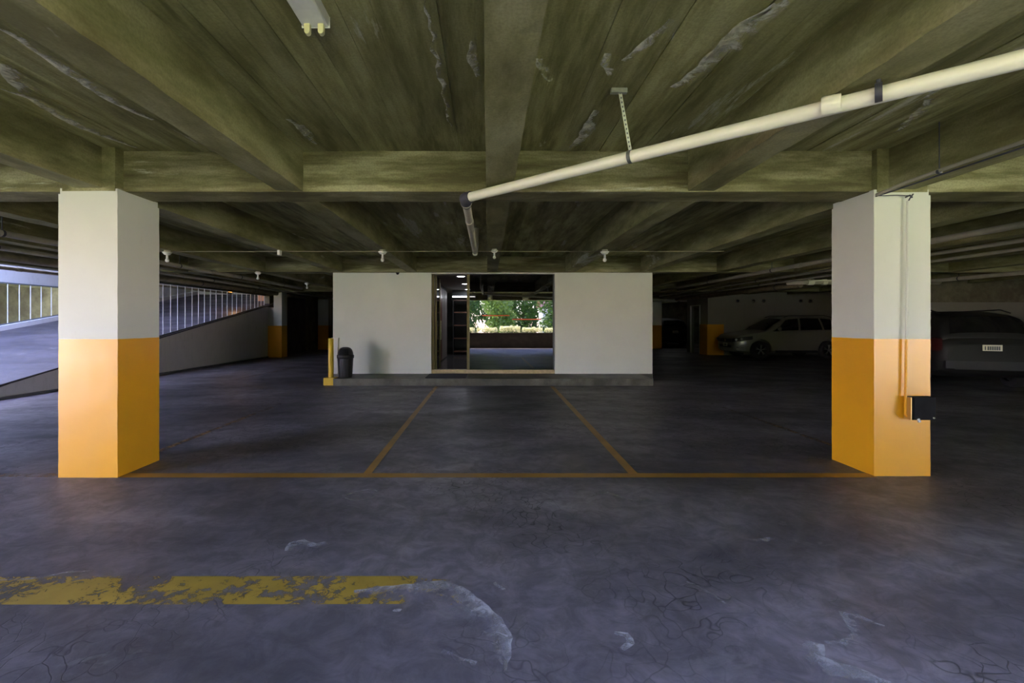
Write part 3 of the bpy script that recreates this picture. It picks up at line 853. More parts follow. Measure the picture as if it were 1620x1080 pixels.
# water pipe with tap on the right pillar
e = empty('water_pipe', (3.79, 4.12, 0.0), label='thin painted water pipe with a brass tap on the right pillar', cat='pipe')
MB().tube([(0.012, 0.0, 2.50), (0.012, 0.0, 1.9), (-0.002, 0.0, 1.25)], 0.011, 10).build('white_length', M['white_pillar'], e)
MB().tube([(-0.002, 0.0, 1.25), (-0.012, 0.0, 0.57), (-0.005, -0.005, 0.555), (0.02, -0.01, 0.55)], 0.011, 10).build('orange_length', M['orange'], e)
tp = MB().tube([(0.01, -0.01, 0.55), (0.045, -0.03, 0.55), (0.06, -0.05, 0.535), (0.065, -0.055, 0.51)], 0.012, 10).build('tap', M['steel'], e)
MB().tube([(0.04, -0.03, 0.56), (0.04, -0.03, 0.585)], 0.006, 8).box(0.01, 0.075, -0.04, -0.02, 0.583, 0.592).build('tap_handle', M['brass'], tp)
MB().tube([(0.012, -0.0, 2.49), (0.02, -0.01, 2.52), (0.05, -0.01, 2.56)], 0.006, 6).build('cable_end', M['rubber'], e)
MB().tube([(-0.27, -0.005, 2.545), (-0.1, -0.01, 2.55), (0.02, -0.01, 2.545), (0.03, -0.012, 2.53)], 0.0035, 6).build('cable', M['rubber'], e)
MB().tube([(-0.02, -0.01, 2.53), (0.01, -0.02, 2.545), (0.04, -0.01, 2.53)], 0.008, 6).build('cable_knot', M['rubber'], e)
# black box
e = empty('wall_box', (3.92, 4.09, 0.63), label='black steel box fixed to the orange foot of the right pillar', cat='box')
MB().box(-0.12, 0.085, -0.02, 0.055, -0.102, 0.102).build('body', M['blackbox'], e)
MB().box(-0.11, 0.075, -0.026, -0.02, -0.092, 0.092).build('lid', M['blackbox'], e)
MB().box(-0.137, -0.130, -0.02, 0.05, -0.102, 0.10).build('hinge_strip', M['brass'], e)
MB().lathe([(0.0, -0.035), (0.008, -0.032), (0.008, -0.02)], (0.06, 0, -0.082), 'y', 10).build('screw', M['steel'], e)

# ------------------------------------------------------------------ lamps on the ceiling
# fluorescent batten with empty sockets
e = empty('tube_light', (-0.893, 2.36, 2.93), label='white fluorescent batten without tubes fixed to the ceiling', cat='light')
hb = MB()
def prism_y(mb, prof, y0, y1):
    n = len(prof)
    v = [(x, y0, z) for x, z in prof] + [(x, y1, z) for x, z in prof]
    f = [tuple(range(n)), tuple(reversed(range(n, 2 * n)))] + [(i, (i + 1) % n, n + (i + 1) % n, n + i) for i in range(n)]
    return mb.add(v, f)
prism_y(hb, [(-0.072, 0.058), (-0.066, 0.004), (-0.06, 0.0), (0.06, 0.0), (0.066, 0.004), (0.072, 0.058)], -1.24, 0.0)
hb.build('housing', M['batten'], e)
MB().box(-0.073, 0.073, 0.0, 0.004, -0.003, 0.059).build('end_plate', M['batten'], e)
sk = MB()
pr = [(-0.014, 0.012)] + [(0.014 * math.cos(a), -0.032 + 0.014 * math.sin(a)) for a in [math.pi + k * math.pi / 8 for k in range(9)]] + [(0.014, 0.012)]
prism_y(sk, pr, -0.012, 0.012)
skm = sk.mesh('socket'); skm.materials.append(M['socket'])
for (x, y) in ((-0.034, -0.02), (0.036, -0.02), (-0.034, -1.22), (0.036, -1.22)):
    o = bpy.data.objects.new('socket', skm); COL.objects.link(o); o.location = (x, y, -0.006); o.parent = e
for x in (-0.034, 0.036):
    MB().lathe([(0.0, 0.013), (0.006, 0.013), (0.006, 0.0)], (x, -0.02, -0.036), 'y', 10).build('pin_slot', M['sill'], e)

def bulb_holder(loc, label, s=1.0, group='bare bulb holders under the ceiling', drop=0.0):
    e_ = empty('bulb_holder', loc, label=label, cat='lamp', group=group)
    e_.scale = (s, s, s)
    MB().lathe([(0.0, 0.085), (0.055, 0.085), (0.055, 0.055), (0.0, 0.055)], (0, 0, 0), 'z', 16).build('junction_box', M['pvc_old'], e_)
    MB().lathe([(0.0, 0.056), (0.078, 0.05), (0.078, 0.04), (0.05, 0.005), (0.022, -0.005), (0.0, -0.005)], (0, 0, 0), 'z', 20).build('base', M['ceramic'], e_)
    MB().lathe([(0.018, -0.004), (0.02, -0.07), (0.0, -0.07)], (0, 0, 0), 'z', 12).build('stem', M['ceramic'], e_)
    MB().lathe([(0.016, -0.068), (0.032, -0.09), (0.034, -0.115), (0.02, -0.135), (0.0, -0.14)], (0, 0, 0), 'z', 14).build('bulb', M['ceramic'], e_)
    return e_
BZ = SOFFIT + 0.006 - 0.075
for (x, y, sc, lb) in ((-1.76, 7.6, 0.9, 'bare white bulb holder above the left lobby wall'), (0.105, 7.5, 0.75, 'bare white bulb holder before the middle of the lobby glass'),
                       (1.95, 7.6, 0.9, 'bare white bulb holder above the right lobby wall'), (-5.40, 7.66, 0.9, 'bare white bulb holder beside the left foreground pillar'),
                       (-5.45, 10.78, 0.9, 'bare white bulb holder above the middle of the ramp railing'), (-5.45, 13.7, 0.9, 'farthest bare bulb holder left of the lobby')):
    bulb_holder((x, y, SOFFIT + 0.004 - 0.085 * sc), lb, sc)
tag(MB().tube([(-5.9, 7.72, SOFFIT - 0.008), (-3.0, 7.72, SOFFIT - 0.004), (4.0, 7.72, SOFFIT - 0.006)], 0.008, 8).build('ceiling_conduit', M['duct']), 'thin conduit linking the bulb holders across the beams', 'conduit')
tag(MB().box(-3.53, -3.49, 7.62, 7.70, SOFFIT - 0.08, SOFFIT + 0.006).build('junction_box', M['ceramic']), 'tiny white junction box on the conduit under a beam', 'junction box')
# small black dome camera at the top of the left lobby wall
e = empty('security_camera', ((629 - VPX) * 11.0 / FPX, 11.0, SOFFIT), label='small black dome camera at the top of the left lobby wall', cat='camera')
MB().lathe([(0.0, 0.0), (0.045, 0.0), (0.045, -0.02), (0.0, -0.02)], (0, 0, 0), 'z', 14).build('base', M['black'], e)
MB().lathe([(0.036, -0.018), (0.03, -0.04), (0.015, -0.052), (0.0, -0.055)], (0, 0, 0), 'z', 14).build('dome', M['blackbox'], e)
# lit batten far at right
e = empty('tube_light', (10.2, 26.4, 2.85), label='small lit tube light in the dark beyond the right corridor', cat='light')
MB().box(-0.6, 0.6, -0.05, 0.05, 0.04, 0.13).build('housing', M['batten'], e)
MB().tube([(-0.58, 0, 0.015), (0.58, 0, 0.015)], 0.018, 8).build('tube', M['tube_on'], e)

# ------------------------------------------------------------------ bollard, bin, corner guard
bx = (523.5 - VPX) * 10.25 / FPX
e = empty('bollard', (bx, 10.25, 0.0), label='yellow steel bollard with a square foot beside the lobby wall', cat='bollard')
MB().rough_box(-0.125, 0.125, -0.12, 0.12, 0.0, 0.165, 0.06, 0.003).build('foot', M['yellow'], e)
MB().lathe([(0.058, 0.16), (0.058, 1.03), (0.05, 1.045), (0.0, 1.05)], (0, 0, 0), 'z', 20).build('post', M['yellow'], e)
bx = (547 - VPX) * 10.4 / FPX
e = empty('waste_bin', (bx, 10.38, 0.154), label='black plastic waste bin with a domed swing lid', cat='bin')
MB().lathe([(0.0, 0.0), (0.14, 0.0), (0.146, 0.02), (0.170, 0.44), (0.17, 0.46), (0.0, 0.46)], (0, 0, 0), 'z', 28).build('body', M['black'], e)
MB().lathe([(0.172, 0.43), (0.188, 0.435), (0.19, 0.50), (0.18, 0.51), (0.165, 0.51)], (0, 0, 0), 'z', 28).build('rim', M['black'], e)
lid = MB()
lid.lathe([(0.172, 0.50), (0.168, 0.56), (0.15, 0.62), (0.11, 0.665), (0.06, 0.685), (0.0, 0.69)], (0, 0, 0), 'z', 28)
lo = lid.build('dome_lid', M['black'], e)
# flap: a slightly proud curved panel on the front of the dome
fp = MB()
v, f = [], []
prof = [(0.1745, 0.505), (0.171, 0.56), (0.154, 0.615), (0.13, 0.645)]
for (r, h) in prof:
    for k in range(9):
        a = math.radians(-90 - 40 + 10 * k)
        v.append((r * math.cos(a), r * math.sin(a), h))
for i in range(3):
    for k in range(8):
        f.append((i * 9 + k, i * 9 + k + 1, (i + 1) * 9 + k + 1, (i + 1) * 9 + k))
fp.add(v, f, True)
fp.build('swing_flap', M['blackbox'], lo)
for k in range(14):
    a = 2 * math.pi * k / 14
    MB().tube([(0.146 * math.cos(a), 0.146 * math.sin(a), 0.03), (0.17 * math.cos(a), 0.17 * math.sin(a), 0.425)], 0.006, 6).build('rib', M['black'], e)
tag(MB().box(-3.80, -3.64, 11.035, LY - 0.004, 0.154, 1.02).box(-3.80, -3.62, 11.02, LY - 0.004, 1.0, 1.03).build('corner_guard', M['white']), 'white guard plate on the lower left corner of the lobby wall', 'guard')

# ------------------------------------------------------------------ cars
def lerp_tab(tab, x):
    for i in range(len(tab) - 1):
        if x <= tab[i + 1][0]:
            t = (x - tab[i][0]) / (tab[i + 1][0] - tab[i][0])
            t = max(0, min(1, t))
            return tab[i][1] + (tab[i + 1][1] - tab[i][1]) * t
    return tab[-1][1]

def car_paint(name, col, rough=0.3):
    m, nt, b = new_mat(name)
    b.inputs['Base Color'].default_value = col + (1,)
    f = nz(nt, pos(nt), 300, 2)
    nt.links.new(ramp(nt, f, [(0.3, tuple(c * 0.9 for c in col)), (0.7, col)]), b.inputs['Base Color'])
    b.inputs['Metallic'].default_value = 0.15
    b.inputs['Roughness'].default_value = rough
    b.inputs['Coat Weight'].default_value = 0.6 if rough < 0.5 else 0.0
    b.inputs['Coat Roughness'].default_value = 0.08
    return m
M['silver'] = car_paint('silver_car_paint_shaded', (0.23, 0.23, 0.175))  # near-white car; shade of the right bay is mixed into the colour
M['darkcar'] = car_paint('dark_grey_car_paint', (0.012, 0.0125, 0.011), 0.6)
M['car_glass'] = plain('dark_car_glass', (0.010, 0.010, 0.011), 0.06, 0, 0.1)
M['tyre'] = plain('tyre_rubber', (0.018, 0.018, 0.018), 0.85)
M['alloy'] = plain('alloy_rim', (0.42, 0.42, 0.40), 0.3, 0.8)
M['lamp_glass'] = plain('headlamp_lens', (0.80, 0.80, 0.76), 0.10, 0.6)
M['tail'] = plain('tail_lamp_red', (0.05, 0.006, 0.005), 0.35)
M['chrome'] = plain('chrome_trim', (0.75, 0.75, 0.75), 0.12, 1.0, 0.02)
M['trim'] = plain('dark_plastic_trim', (0.02, 0.02, 0.02), 0.6)
M['plate'] = plain('cream_number_plate', (0.74, 0.70, 0.52), 0.45, 0, 0.03)
M['plate_ink'] = plain('plate_lettering', (0.10, 0.11, 0.10), 0.5)

CL = 4.43
TOP = [(0, 0.79), (0.05, 0.86), (0.15, 0.92), (0.4, 0.985), (0.8, 1.04), (1.15, 1.09), (1.4, 1.09), (2.5, 1.11), (3.6, 1.13), (4.2, 1.13), (4.36, 1.05), (4.43, 0.92)]
WID = [(0, 0.60), (0.05, 0.70), (0.15, 0.78), (0.35, 0.855), (0.7, 0.895), (1.2, 0.905), (3.4, 0.905), (4.0, 0.88), (4.25, 0.83), (4.36, 0.78), (4.43, 0.70)]
BOT = [(0, 0.36), (0.08, 0.26), (0.4, 0.22), (4.0, 0.24), (4.3, 0.30), (4.43, 0.42)]
ROOF = [(1.12, 1.085), (1.5, 1.345), (1.85, 1.55), (2.1, 1.62), (2.6, 1.665), (3.3, 1.655), (3.8, 1.60), (4.05, 1.54), (4.18, 1.40), (4.34, 1.12)]
RW = [(1.12, 0.80), (1.85, 0.665), (2.6, 0.665), (3.8, 0.62), (4.05, 0.60), (4.34, 0.72)]

def loft(stations, sect):
    mb = MB()
    rings = [sect(x) for x in stations]
    n = len(rings[0])
    v = [p for r in rings for p in r]
    f = []
    for i in range(len(rings) - 1):
        for k in range(n):
            f.append((i * n + k, i * n + (k + 1) % n, (i + 1) * n + (k + 1) % n, (i + 1) * n + k))
    f.append(tuple(range(n)))
    f.append(tuple(reversed(range((len(rings) - 1) * n, len(rings) * n))))
    return mb.add(v, f, True)

def smooth_fix(o, ang=35):
    for p in o.data.polygons: p.use_smooth = True
    try: o.data.set_sharp_from_angle(angle=math.radians(ang))
    except Exception: pass

def body_sect(x):
    w, t, b_ = lerp_tab(WID, x), lerp_tab(TOP, x), lerp_tab(BOT, x)
    h = t - b_
    half = [(0.80 * w, b_), (0.955 * w, b_ + 0.10 * h), (0.99 * w, b_ + 0.32 * h), (1.0 * w, b_ + 0.58 * h), (0.975 * w, b_ + 0.80 * h), (0.93 * w, b_ + 0.95 * h), (0.80 * w, t), (0.4 * w, t + 0.012)]
    return [(x, y, z) for y, z in half] + [(x, -y, z) for y, z in reversed(half)]

def side_pt(x, f, s, off=0.0):
    """point on the greenhouse side: f=0 belt, f=1 roof edge; s=-1 near side"""
    yb = lerp_tab(WID, x) * 0.935
    zb = lerp_tab(TOP, x) - 0.03
    yt = lerp_tab(RW, x); zt = max(zb + 0.005, lerp_tab(ROOF, x) - 0.045)
    bul = 0.025 * math.sin(math.pi * f)
    return (x, s * (yb + (yt - yb) * f + bul + off), zb + (zt - zb) * f)

def roof_pt(x, u, off=0.0):
    yt = lerp_tab(RW, x)
    z = lerp_tab(ROOF, x)
    return (x - (off if x < 2.2 else -off) * 0.7, u * yt, z - 0.045 * u * u * u * u - 0.012 * u * u + off)

def cabin_sect(x):
    side = [side_pt(x, f, -1) for f in (0, 0.33, 0.66, 0.95)]
    topp = [roof_pt(x, u) for u in (-0.93, -0.6, -0.2, 0.2, 0.6, 0.93)]
    other = [side_pt(x, f, 1) for f in (0.95, 0.66, 0.33, 0)]
    return side + topp + other

def panel(fn, us, vs_):
    mb = MB()
    v = [fn(u, w) for u in us for w in vs_]
    n = len(vs_)
    f = [(i * n + k, i * n + k + 1, (i + 1) * n + k + 1, (i + 1) * n + k) for i in range(len(us) - 1) for k in range(n - 1)]
    return mb.add(v, f, True)

def lin(a, b_, n): return [a + (b_ - a) * i / n for i in range(n + 1)]

def wheel(parent, x, s):
    y = s * 0.80
    w = MB().lathe([(0.215, -0.10 * s), (0.30, -0.105 * s), (0.335, -0.09 * s), (0.345, -0.05 * s), (0.345, 0.05 * s), (0.335, 0.09 * s), (0.30, 0.105 * s), (0.225, 0.10 * s), (0.215, 0.07 * s)], (x, y, 0.345), 'y', 32).build('tyre', M['tyre'], parent)
    rim = MB().lathe([(0.218, 0.10 * s), (0.205, 0.095 * s), (0.20, 0.05 * s), (0.20, -0.06 * s), (0.0, -0.06 * s)], (x, y, 0.345), 'y', 32).build('rim', M['trim'], w)
    sp = MB()
    for k in range(5):
        a = 2 * math.pi * k / 5 + 0.3
        for da in (-0.14, 0.14):
            p0 = (x + 0.04 * math.cos(a), y + s * 0.075, 0.345 + 0.04 * math.sin(a))
            p1 = (x + 0.205 * math.cos(a + da), y + s * 0.085, 0.345 + 0.205 * math.sin(a + da))
            sp.tube([p0, p1], 0.014, 6)
    sp.lathe([(0.0, 0.09 * s), (0.04, 0.088 * s), (0.05, 0.06 * s)], (x, y, 0.345), 'y', 14)
    sp.build('spokes', M['alloy'], w)

def make_car(name, loc, rz, paint_m, label, plate_front=True, plate_rear=True):
    e = empty(name, loc, rz, label=label, cat='car')
    st = [0, 0.02, 0.05, 0.1, 0.15, 0.25, 0.35, 0.5, 0.7, 0.9, 1.15, 1.5, 2.0, 2.5, 3.0, 3.4, 3.7, 4.0, 4.15, 4.25, 4.36, 4.41, 4.43]
    body = loft(st, body_sect).build('body', paint_m, e)
    cut = MB()
    for ax in (0.90, 3.50):
        for s in (-1, 1):
            cut.lathe([(0.0, -0.22), (0.405, -0.22), (0.405, 0.22), (0.0, 0.22)], (ax, s * 0.86, 0.36), 'y', 36, False)
    co = cut.build('cutter', None)
    md = body.modifiers.new('arch', 'BOOLEAN'); md.operation = 'DIFFERENCE'; md.object = co; md.solver = 'EXACT'
    dg = bpy.context.evaluated_depsgraph_get()
    body.parent = None
    bpy.context.view_layer.update()
    dg.update()
    me = bpy.data.meshes.new_from_object(body.evaluated_get(dg))
    body.modifiers.clear()
    if len(me.polygons) > 50: body.data = me
    body.parent = e
    bpy.data.objects.remove(co)
    smooth_fix(body)
    cab = loft([1.12, 1.3, 1.5, 1.7, 1.85, 2.0, 2.1, 2.3, 2.6, 3.0, 3.3, 3.6, 3.8, 3.95, 4.05, 4.12, 4.18, 4.26, 4.34], cabin_sect).build('cabin', paint_m, e)
    smooth_fix(cab, 50)
    panel(lambda x, u: roof_pt(x, u, 0.006), lin(1.16, 1.84, 6), lin(-0.90, 0.90, 8)).build('windscreen', M['car_glass'], e)
    panel(lambda x, u: roof_pt(x, u, 0.006), lin(4.07, 4.30, 4), lin(-0.86, 0.86, 8)).build('rear_window', M['car_glass'], e)
    for s in (-1, 1):
        # front door glass: triangular towards the windscreen pillar
        def fw(a, b2, x0b, x0t, x1b, x1t):
            xb = x0b + (x1b - x0b) * a; xt = x0t + (x1t - x0t) * a
            x = xb + (xt - xb) * b2
            return side_pt(x, 0.06 + 0.84 * b2, s, 0.006)
        panel(lambda a, b2: fw(a, b2, 1.36, 1.95, 2.36, 2.42), lin(0, 1, 8), lin(0, 1, 5)).build('side_window', M['car_glass'], e)
        panel(lambda a, b2: fw(a, b2, 2.44, 2.50, 3.28, 3.22), lin(0, 1, 8), lin(0, 1, 5)).build('side_window', M['car_glass'], e)
        panel(lambda a, b2: fw(a, b2, 3.36, 3.30, 3.98, 3.70), lin(0, 1, 6), lin(0, 1, 5)).build('side_window', M['car_glass'], e)
        # door mirror
        my = s * 0.98
        mr = MB()
        mr.lathe([(0.0, -0.055), (0.06, -0.05), (0.085, -0.01), (0.085, 0.02), (0.06, 0.045), (0.0, 0.05)], (1.56, my, 1.16), 'x', 14)
        mo = mr.build('door_mirror', paint_m, e)
        MB().box(1.53, 1.58, min(s * 0.84, my), max(s * 0.84, my), 1.10, 1.125).build('mirror_arm', M['trim'], mo)
        # headlamp wraps the corner
        path = [(-0.010, 0.50), (-0.010, 0.58), (0.01, 0.655), (0.05, 0.71), (0.15, 0.79), (0.25, 0.826), (0.35, 0.862), (0.48, 0.88), (0.58, 0.89)]
        def hp_(i, t):
            px_, py_ = path[int(i)]
            lo_, hi_ = 0.645 + 0.11 * (i / 8) ** 1.5, 0.765 + 0.115 * (i / 8)
            return (px_, s * (py_ + 0.002 - 0.012 * t), lo_ + (hi_ - lo_) * t)
        hl = panel(hp_, list(range(9)), lin(0, 1, 3)).build('headlamp', M['trim'], e)
        for (cx, cy0, r, cz) in ((0.045, 0.72, 0.052, 0.735), (0.20, 0.822, 0.048, 0.765)):
            MB().lathe([(0.0, 0.022 * s), (r * 0.7, 0.016 * s), (r, -0.01 * s)], (cx, s * cy0, cz), 'y', 14).build('reflector', M['lamp_glass'], hl)
        fg = panel(lambda x, t: (x - 0.003, s * (lerp_tab(WID, x) * 0.975 + 0.006), 0.43 + t * 0.09), [0.06, 0.12, 0.2, 0.3], lin(0, 1, 2)).build('fog_lamp', M['trim'], e)
        MB().lathe([(0.0, 0.015 * s), (0.035, 0.0)], (0.14, s * (lerp_tab(WID, 0.14) * 0.975 + 0.012), 0.475), 'y', 12).build('reflector', M['lamp_glass'], fg)
        panel(lambda x, t: (x, s * (lerp_tab(WID, x) * 0.99 + 0.006), 0.80 + t * 0.26), [4.05, 4.15, 4.25, 4.33, 4.38], lin(0, 1, 3)).build('tail_lamp', M['tail'], e)
        MB().tube([(1.95, s * 0.60, 1.60), (2.15, s * 0.60, 1.665), (3.5, s * 0.585, 1.675), (3.85, s * 0.57, 1.60)], 0.014, 8).build('roof_rail', M['trim'], e)
        MB().box(1.45, 3.02, min(s * 0.885, s * 0.93), max(s * 0.885, s * 0.93), 0.245, 0.33).build('sill_trim', M['trim'], e)
        for dx in (2.18, 3.02):
            MB().box(dx, dx + 0.17, min(s * 0.90, s * 0.925), max(s * 0.90, s * 0.925), 0.93, 0.955).build('door_handle', M['chrome'] if False else paint_m, e)
        for ax in (0.90, 3.50):
            wheel(e, ax, s)
    # grille, badge, lower intake, plates
    gr = panel(lambda u, t: (-0.008, u * 0.58, 0.63 + t * 0.13), lin(-0.82, 0.82, 10), lin(0, 1, 3)).build('grille', M['trim'], e)
    for zt in (0.25, 0.75):
        panel(lambda u, t: (-0.014, u * 0.58, 0.63 + zt * 0.13 - 0.008 + 0.016 * t), lin(-0.8, 0.8, 10), lin(0, 1, 1)).build('grille_bar', M['chrome'], gr)
    MB().lathe([(0.0, -0.012), (0.05, -0.01), (0.055, 0.0)], (-0.012, 0, 0.695), 'x', 18).build('badge', M['chrome'], gr)
    panel(lambda u, t: (-0.008, u * 0.56, 0.42 + t * 0.10), lin(-0.8, 0.8, 8), lin(0, 1, 2)).build('lower_intake', M['trim'], e)
    def plate(x, sgn, z):
        p = MB().box(x - 0.008, x + 0.008, -0.15, 0.15, z - 0.062, z + 0.062).build('number_plate', M['plate'], e)
        xx = x + sgn * 0.0095
        mb = MB()
        # illegible at this size: a narrow letter, six figures and the edge bands
        for k, wv in enumerate((0.018, 0.026, 0.026, 0.026, 0.024, 0.026, 0.024)):
            cy = sgn * (-0.112 + 0.034 * k + (0.012 if k else 0))
            mb.box(xx - 0.001, xx + 0.001, cy - wv / 2, cy + wv / 2, z - 0.045, z + 0.03)
            mb.box(xx - 0.001, xx + 0.001, cy - wv / 2, cy + wv / 2, z + 0.036, z + 0.04)
        mb.build('plate_figures', M['plate_ink'], p)
    if plate_front: plate(-0.012, -1, 0.53)
    if plate_rear: plate(4.445, 1, 0.88)
    MB().box(4.35, 4.47, -0.74, 0.74, 0.44, 0.60).build('rear_bumper', M['trim'] if plate_rear else paint_m, e)
    return e

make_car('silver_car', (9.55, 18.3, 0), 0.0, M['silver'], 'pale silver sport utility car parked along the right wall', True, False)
dc = make_car('dark_car', (11.96, 13.41, 0), math.radians(-112), M['darkcar'], 'dark car seen from behind at the right edge with a pale number plate')
c2 = copy_tree(dc)
c2.location = (10.4, 30.0 - 0.3, 0)
c2.rotation_euler = (0, 0, -math.pi / 2)
c2['label'] = 'dark car barely visible far down the right corridor'

# ------------------------------------------------------------------ outdoors beyond the open front
def leaf_mat(name, c1, c2, trans=0.3):
    m, nt, b = new_mat(name)
    f = nz(nt, pos(nt), 7, 2)
    col = ramp(nt, f, [(0.3, c1), (0.7, c2)])
    nt.links.new(col, b.inputs['Base Color'])
    b.inputs['Roughness'].default_value = 0.5
    tl = N(nt, 'ShaderNodeBsdfTranslucent')
    nt.links.new(col, tl.inputs[0])
    mx = N(nt, 'ShaderNodeMixShader'); mx.inputs[0].default_value = trans
    nt.links.new(b.outputs[0], mx.inputs[1]); nt.links.new(tl.outputs[0], mx.inputs[2])
    nt.links.new(mx.outputs[0], nt.nodes['Material Output'].inputs['Surface'])
    return m
M['leaf_bright'] = leaf_mat('pale_yellow_leaf', (0.82, 0.79, 0.40), (0.93, 0.91, 0.66), 0.5)
M['leaf'] = leaf_mat('green_leaf', (0.035, 0.09, 0.016), (0.11, 0.21, 0.04))
M['leaf2'] = leaf_mat('fresh_green_leaf', (0.10, 0.20, 0.03), (0.26, 0.36, 0.09))
M['bark'] = plain('tree_bark', (0.10, 0.075, 0.05), 0.9, 0, 0.3, 12, 0.3)
M['lawn'] = plain('sunlit_paving', (0.48, 0.51, 0.25), 0.95, 0, 0.2, 3)
M['facade'] = plain('white_house_wall', (0.65, 0.64, 0.62), 0.8)

def leaves(n, rad, size, cen=(0, 0, 0), shell=0.5, rs=None):
    rs = rs or random
    mb = MB()
    for _ in range(n):
        while True:
            p = Vector((rs.uniform(-1, 1), rs.uniform(-1, 1), rs.uniform(-1, 1)))
            if shell < p.length < 1: break
        p = Vector((p.x * rad[0] + cen[0], p.y * rad[1] + cen[1], p.z * rad[2] + cen[2]))
        rot = Euler((rs.uniform(-0.9, 0.9), rs.uniform(-0.9, 0.9), rs.uniform(0, 6.28))).to_matrix()
        s_ = size * rs.uniform(0.7, 1.3)
        q = [rot @ Vector(c) * s_ + p for c in ((-0.9, 0, 0), (0, -0.38, 0.1), (1.0, 0, -0.1), (0, 0.38, 0.1))]
        mb.add(q, [(0, 1, 2, 3)])
    return mb

def shrub_proto():
    e_ = empty('planter_shrub', (0, 0, 0), label='pale yellow-leaved shrub in the planter along the open front', cat='shrub', group='pale shrubs in the front planter')
    mb = MB()
    r2 = random.Random(21)
    for _ in range(520):
        px_ = r2.uniform(-0.58, 0.58)
        top_ = 0.42 + 0.10 * noise.noise(Vector((px_ * 4.0, 0, 2.0)))
        p = Vector((px_, r2.uniform(-0.24, 0.24), 0.08 + (top_ - 0.08) * r2.random() ** 0.6))
        rot = Euler((r2.uniform(-0.9, 0.9), r2.uniform(-0.9, 0.9), r2.uniform(0, 6.28))).to_matrix()
        s_ = 0.07 * r2.uniform(0.7, 1.3)
        mb.add([rot @ Vector(c) * s_ + p for c in ((-0.8, 0, 0), (0, -0.38, 0.1), (0.9, 0, -0.1), (0, 0.38, 0.1))], [(0, 1, 2, 3)])
    mb.build('foliage', M['leaf_bright'], e_)
    st_ = MB()
    for k in range(5):
        a = random.uniform(0, 6.28)
        st_.tube([(0.05 * math.cos(a), 0.05 * math.sin(a), 0), (0.3 * math.cos(a), 0.15 * math.sin(a), 0.25)], 0.01, 5)
    st_.build('stem', M['bark'], e_)
    return e_
sp = shrub_proto()
x = -5.1
i = 0
while x < 8.0:
    o = sp if i == 0 else copy_tree(sp)
    o.location = (x, -3.04, 0.745)
    o.rotation_euler = (0, 0, random.choice((0, math.pi)))
    o.scale = (1, 1, random.uniform(0.8, 1.15))
    x += random.uniform(1.25, 1.28); i += 1

def tree_proto(mat, rs):
    e_ = empty('garden_tree', (0, 0, 0), label='leafy green garden tree beyond the front planter', cat='tree', group='garden trees beyond the front')
    mb = MB()
    for (cx, cy, cz, r) in ((0, 0, 2.9, 1.3), (0.9, 0.2, 2.3, 1.0), (-0.9, -0.2, 2.2, 1.05), (0.2, 0.5, 1.3, 1.1), (-0.5, 0.3, 0.9, 1.0), (0.6, 0.2, 0.7, 0.9)):
        l = leaves(620, (r, r, r * 0.8), 0.15, (cx, cy, cz), 0.45, rs)
        mb.add(l.v, l.f)
    mb.build('foliage', mat, e_)
    MB().tube([(0, 0, -0.4), (0.05, 0, 1.2), (0.0, 0.05, 2.6)], 0.1, 8, radii=[0.13, 0.10, 0.05]).tube([(0.03, 0, 1.2), (0.8, 0.1, 2.2)], 0.05, 6).tube([(0.03, 0, 1.3), (-0.8, -0.1, 2.1)], 0.05, 6).build('trunk', M['bark'], e_)
    return e_
rs = random.Random(3)
tA = tree_proto(M['leaf'], rs); tB = tree_proto(M['leaf2'], rs)
first = {0: True, 1: True}
spots = [(-12.6, -8.6), (-7.2, -8.0), (-1.9, -8.4), (0.7, -15.0), (11.8, -15.2), (5.4, -9.6), (-7.2, -20.6), (-2.0, -20.9), (3.3, -20.4), (8.6, -20.8)]  # first three set close in to block sky light from the left
for k, (x, y) in enumerate(spots):
    w = 0 if k % 3 else 1
    src = (tA, tB)[w]
    o = src if first[w] else copy_tree(src)
    first[w] = False
    o.location = (x, y, 0.0)
    o.rotation_euler = (0, 0, rs.uniform(0, 6.28))
    sc = rs.uniform(0.95, 1.05)
    o.scale = (sc * 1.12, sc * 1.12, sc * 1.25)
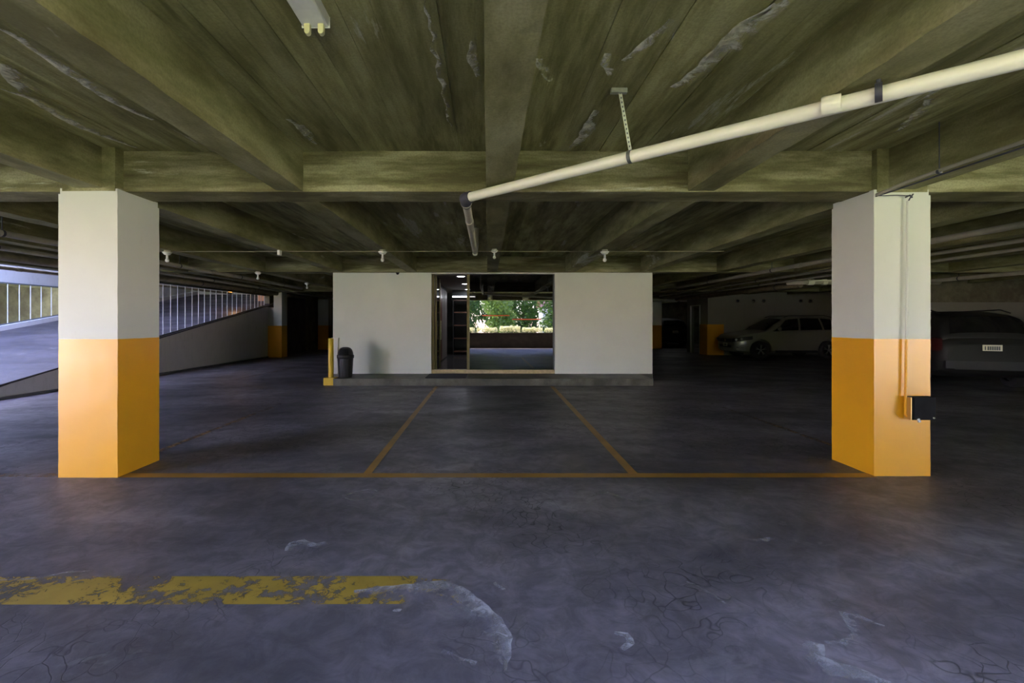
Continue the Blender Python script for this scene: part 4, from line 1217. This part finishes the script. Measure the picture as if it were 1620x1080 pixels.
def hedge_proto():
    e_ = empty('hedge_bush', (0, 0, 0), label='tall dense green hedge bush at the far side of the garden', cat='hedge', group='hedge bushes across the garden')
    mb = MB()
    r2 = random.Random(11)
    for _ in range(2600):
        p = Vector((r2.uniform(-2.24, 2.24), r2.uniform(-0.8, 0.8), r2.uniform(0.1, 1.0) ** 0.9 * 5.2 + 0.3 * r2.random()))
        rot = Euler((r2.uniform(-1.2, 1.2), r2.uniform(-0.9, 0.9), r2.uniform(0, 6.28))).to_matrix()
        s_ = 0.22 * r2.uniform(0.7, 1.3)
        mb.add([rot @ Vector(c) * s_ + p for c in ((-0.9, 0, 0), (0, -0.45, 0.1), (1.0, 0, -0.1), (0, 0.45, 0.1))], [(0, 1, 2, 3)])
    mb.build('foliage', M['leaf'], e_)
    MB().tube([(0, 0, 0), (0.1, 0, 2.0), (0, 0.1, 4.4)], 0.1, 8, radii=[0.14, 0.1, 0.04]).build('trunk', M['bark'], e_)
    return e_
hb_ = hedge_proto()
for k in range(13):
    o = hb_ if k == 0 else copy_tree(hb_)
    o.location = (-30.0 + 5.12 * k, -25.5 + (0.0 if 2 < k < 10 else 0.3 * max(3 - k, k - 9)), -0.35)
    o.scale = (1, 1, 2.3)  # height stretched and outer bushes added to block low sky light
    o.rotation_euler = (0, 0, 0)
lw = MB().box(-40, 40, -40, -3.5, -0.6, -0.35).build('ground_garden', M['lawn'])
tag(lw, 'sunlit lawn in front of the garage', 'lawn', kind='structure')
MB_ = MB().box(-40, -13.9, -3.5, 40, -0.6, -0.35).build('ground_side', M['lawn'])
tag(MB_, 'grass strip left of the building', 'lawn', kind='structure')
gh = empty('garden_house', (6.6, -15.5, -0.35), label='white neighbouring house glimpsed beyond the garden trees', cat='house')
MB().box(-2.2, 2.2, -1.5, 1.5, 0, 3.0).build('wall', M['facade'], gh)
MB().add([(-2.4, 1.7, 3.0), (2.4, 1.7, 3.0), (2.4, -1.7, 3.0), (-2.4, -1.7, 3.0), (-2.4, 0, 3.9), (2.4, 0, 3.9)], [(0, 1, 5, 4), (2, 3, 4, 5), (0, 4, 3), (1, 2, 5), (3, 2, 1, 0)]).build('roof', M['panel'], gh)
MB().box(-0.6, 0.6, 1.5, 1.53, 1.0, 2.2).build('window', M['car_glass'], gh)
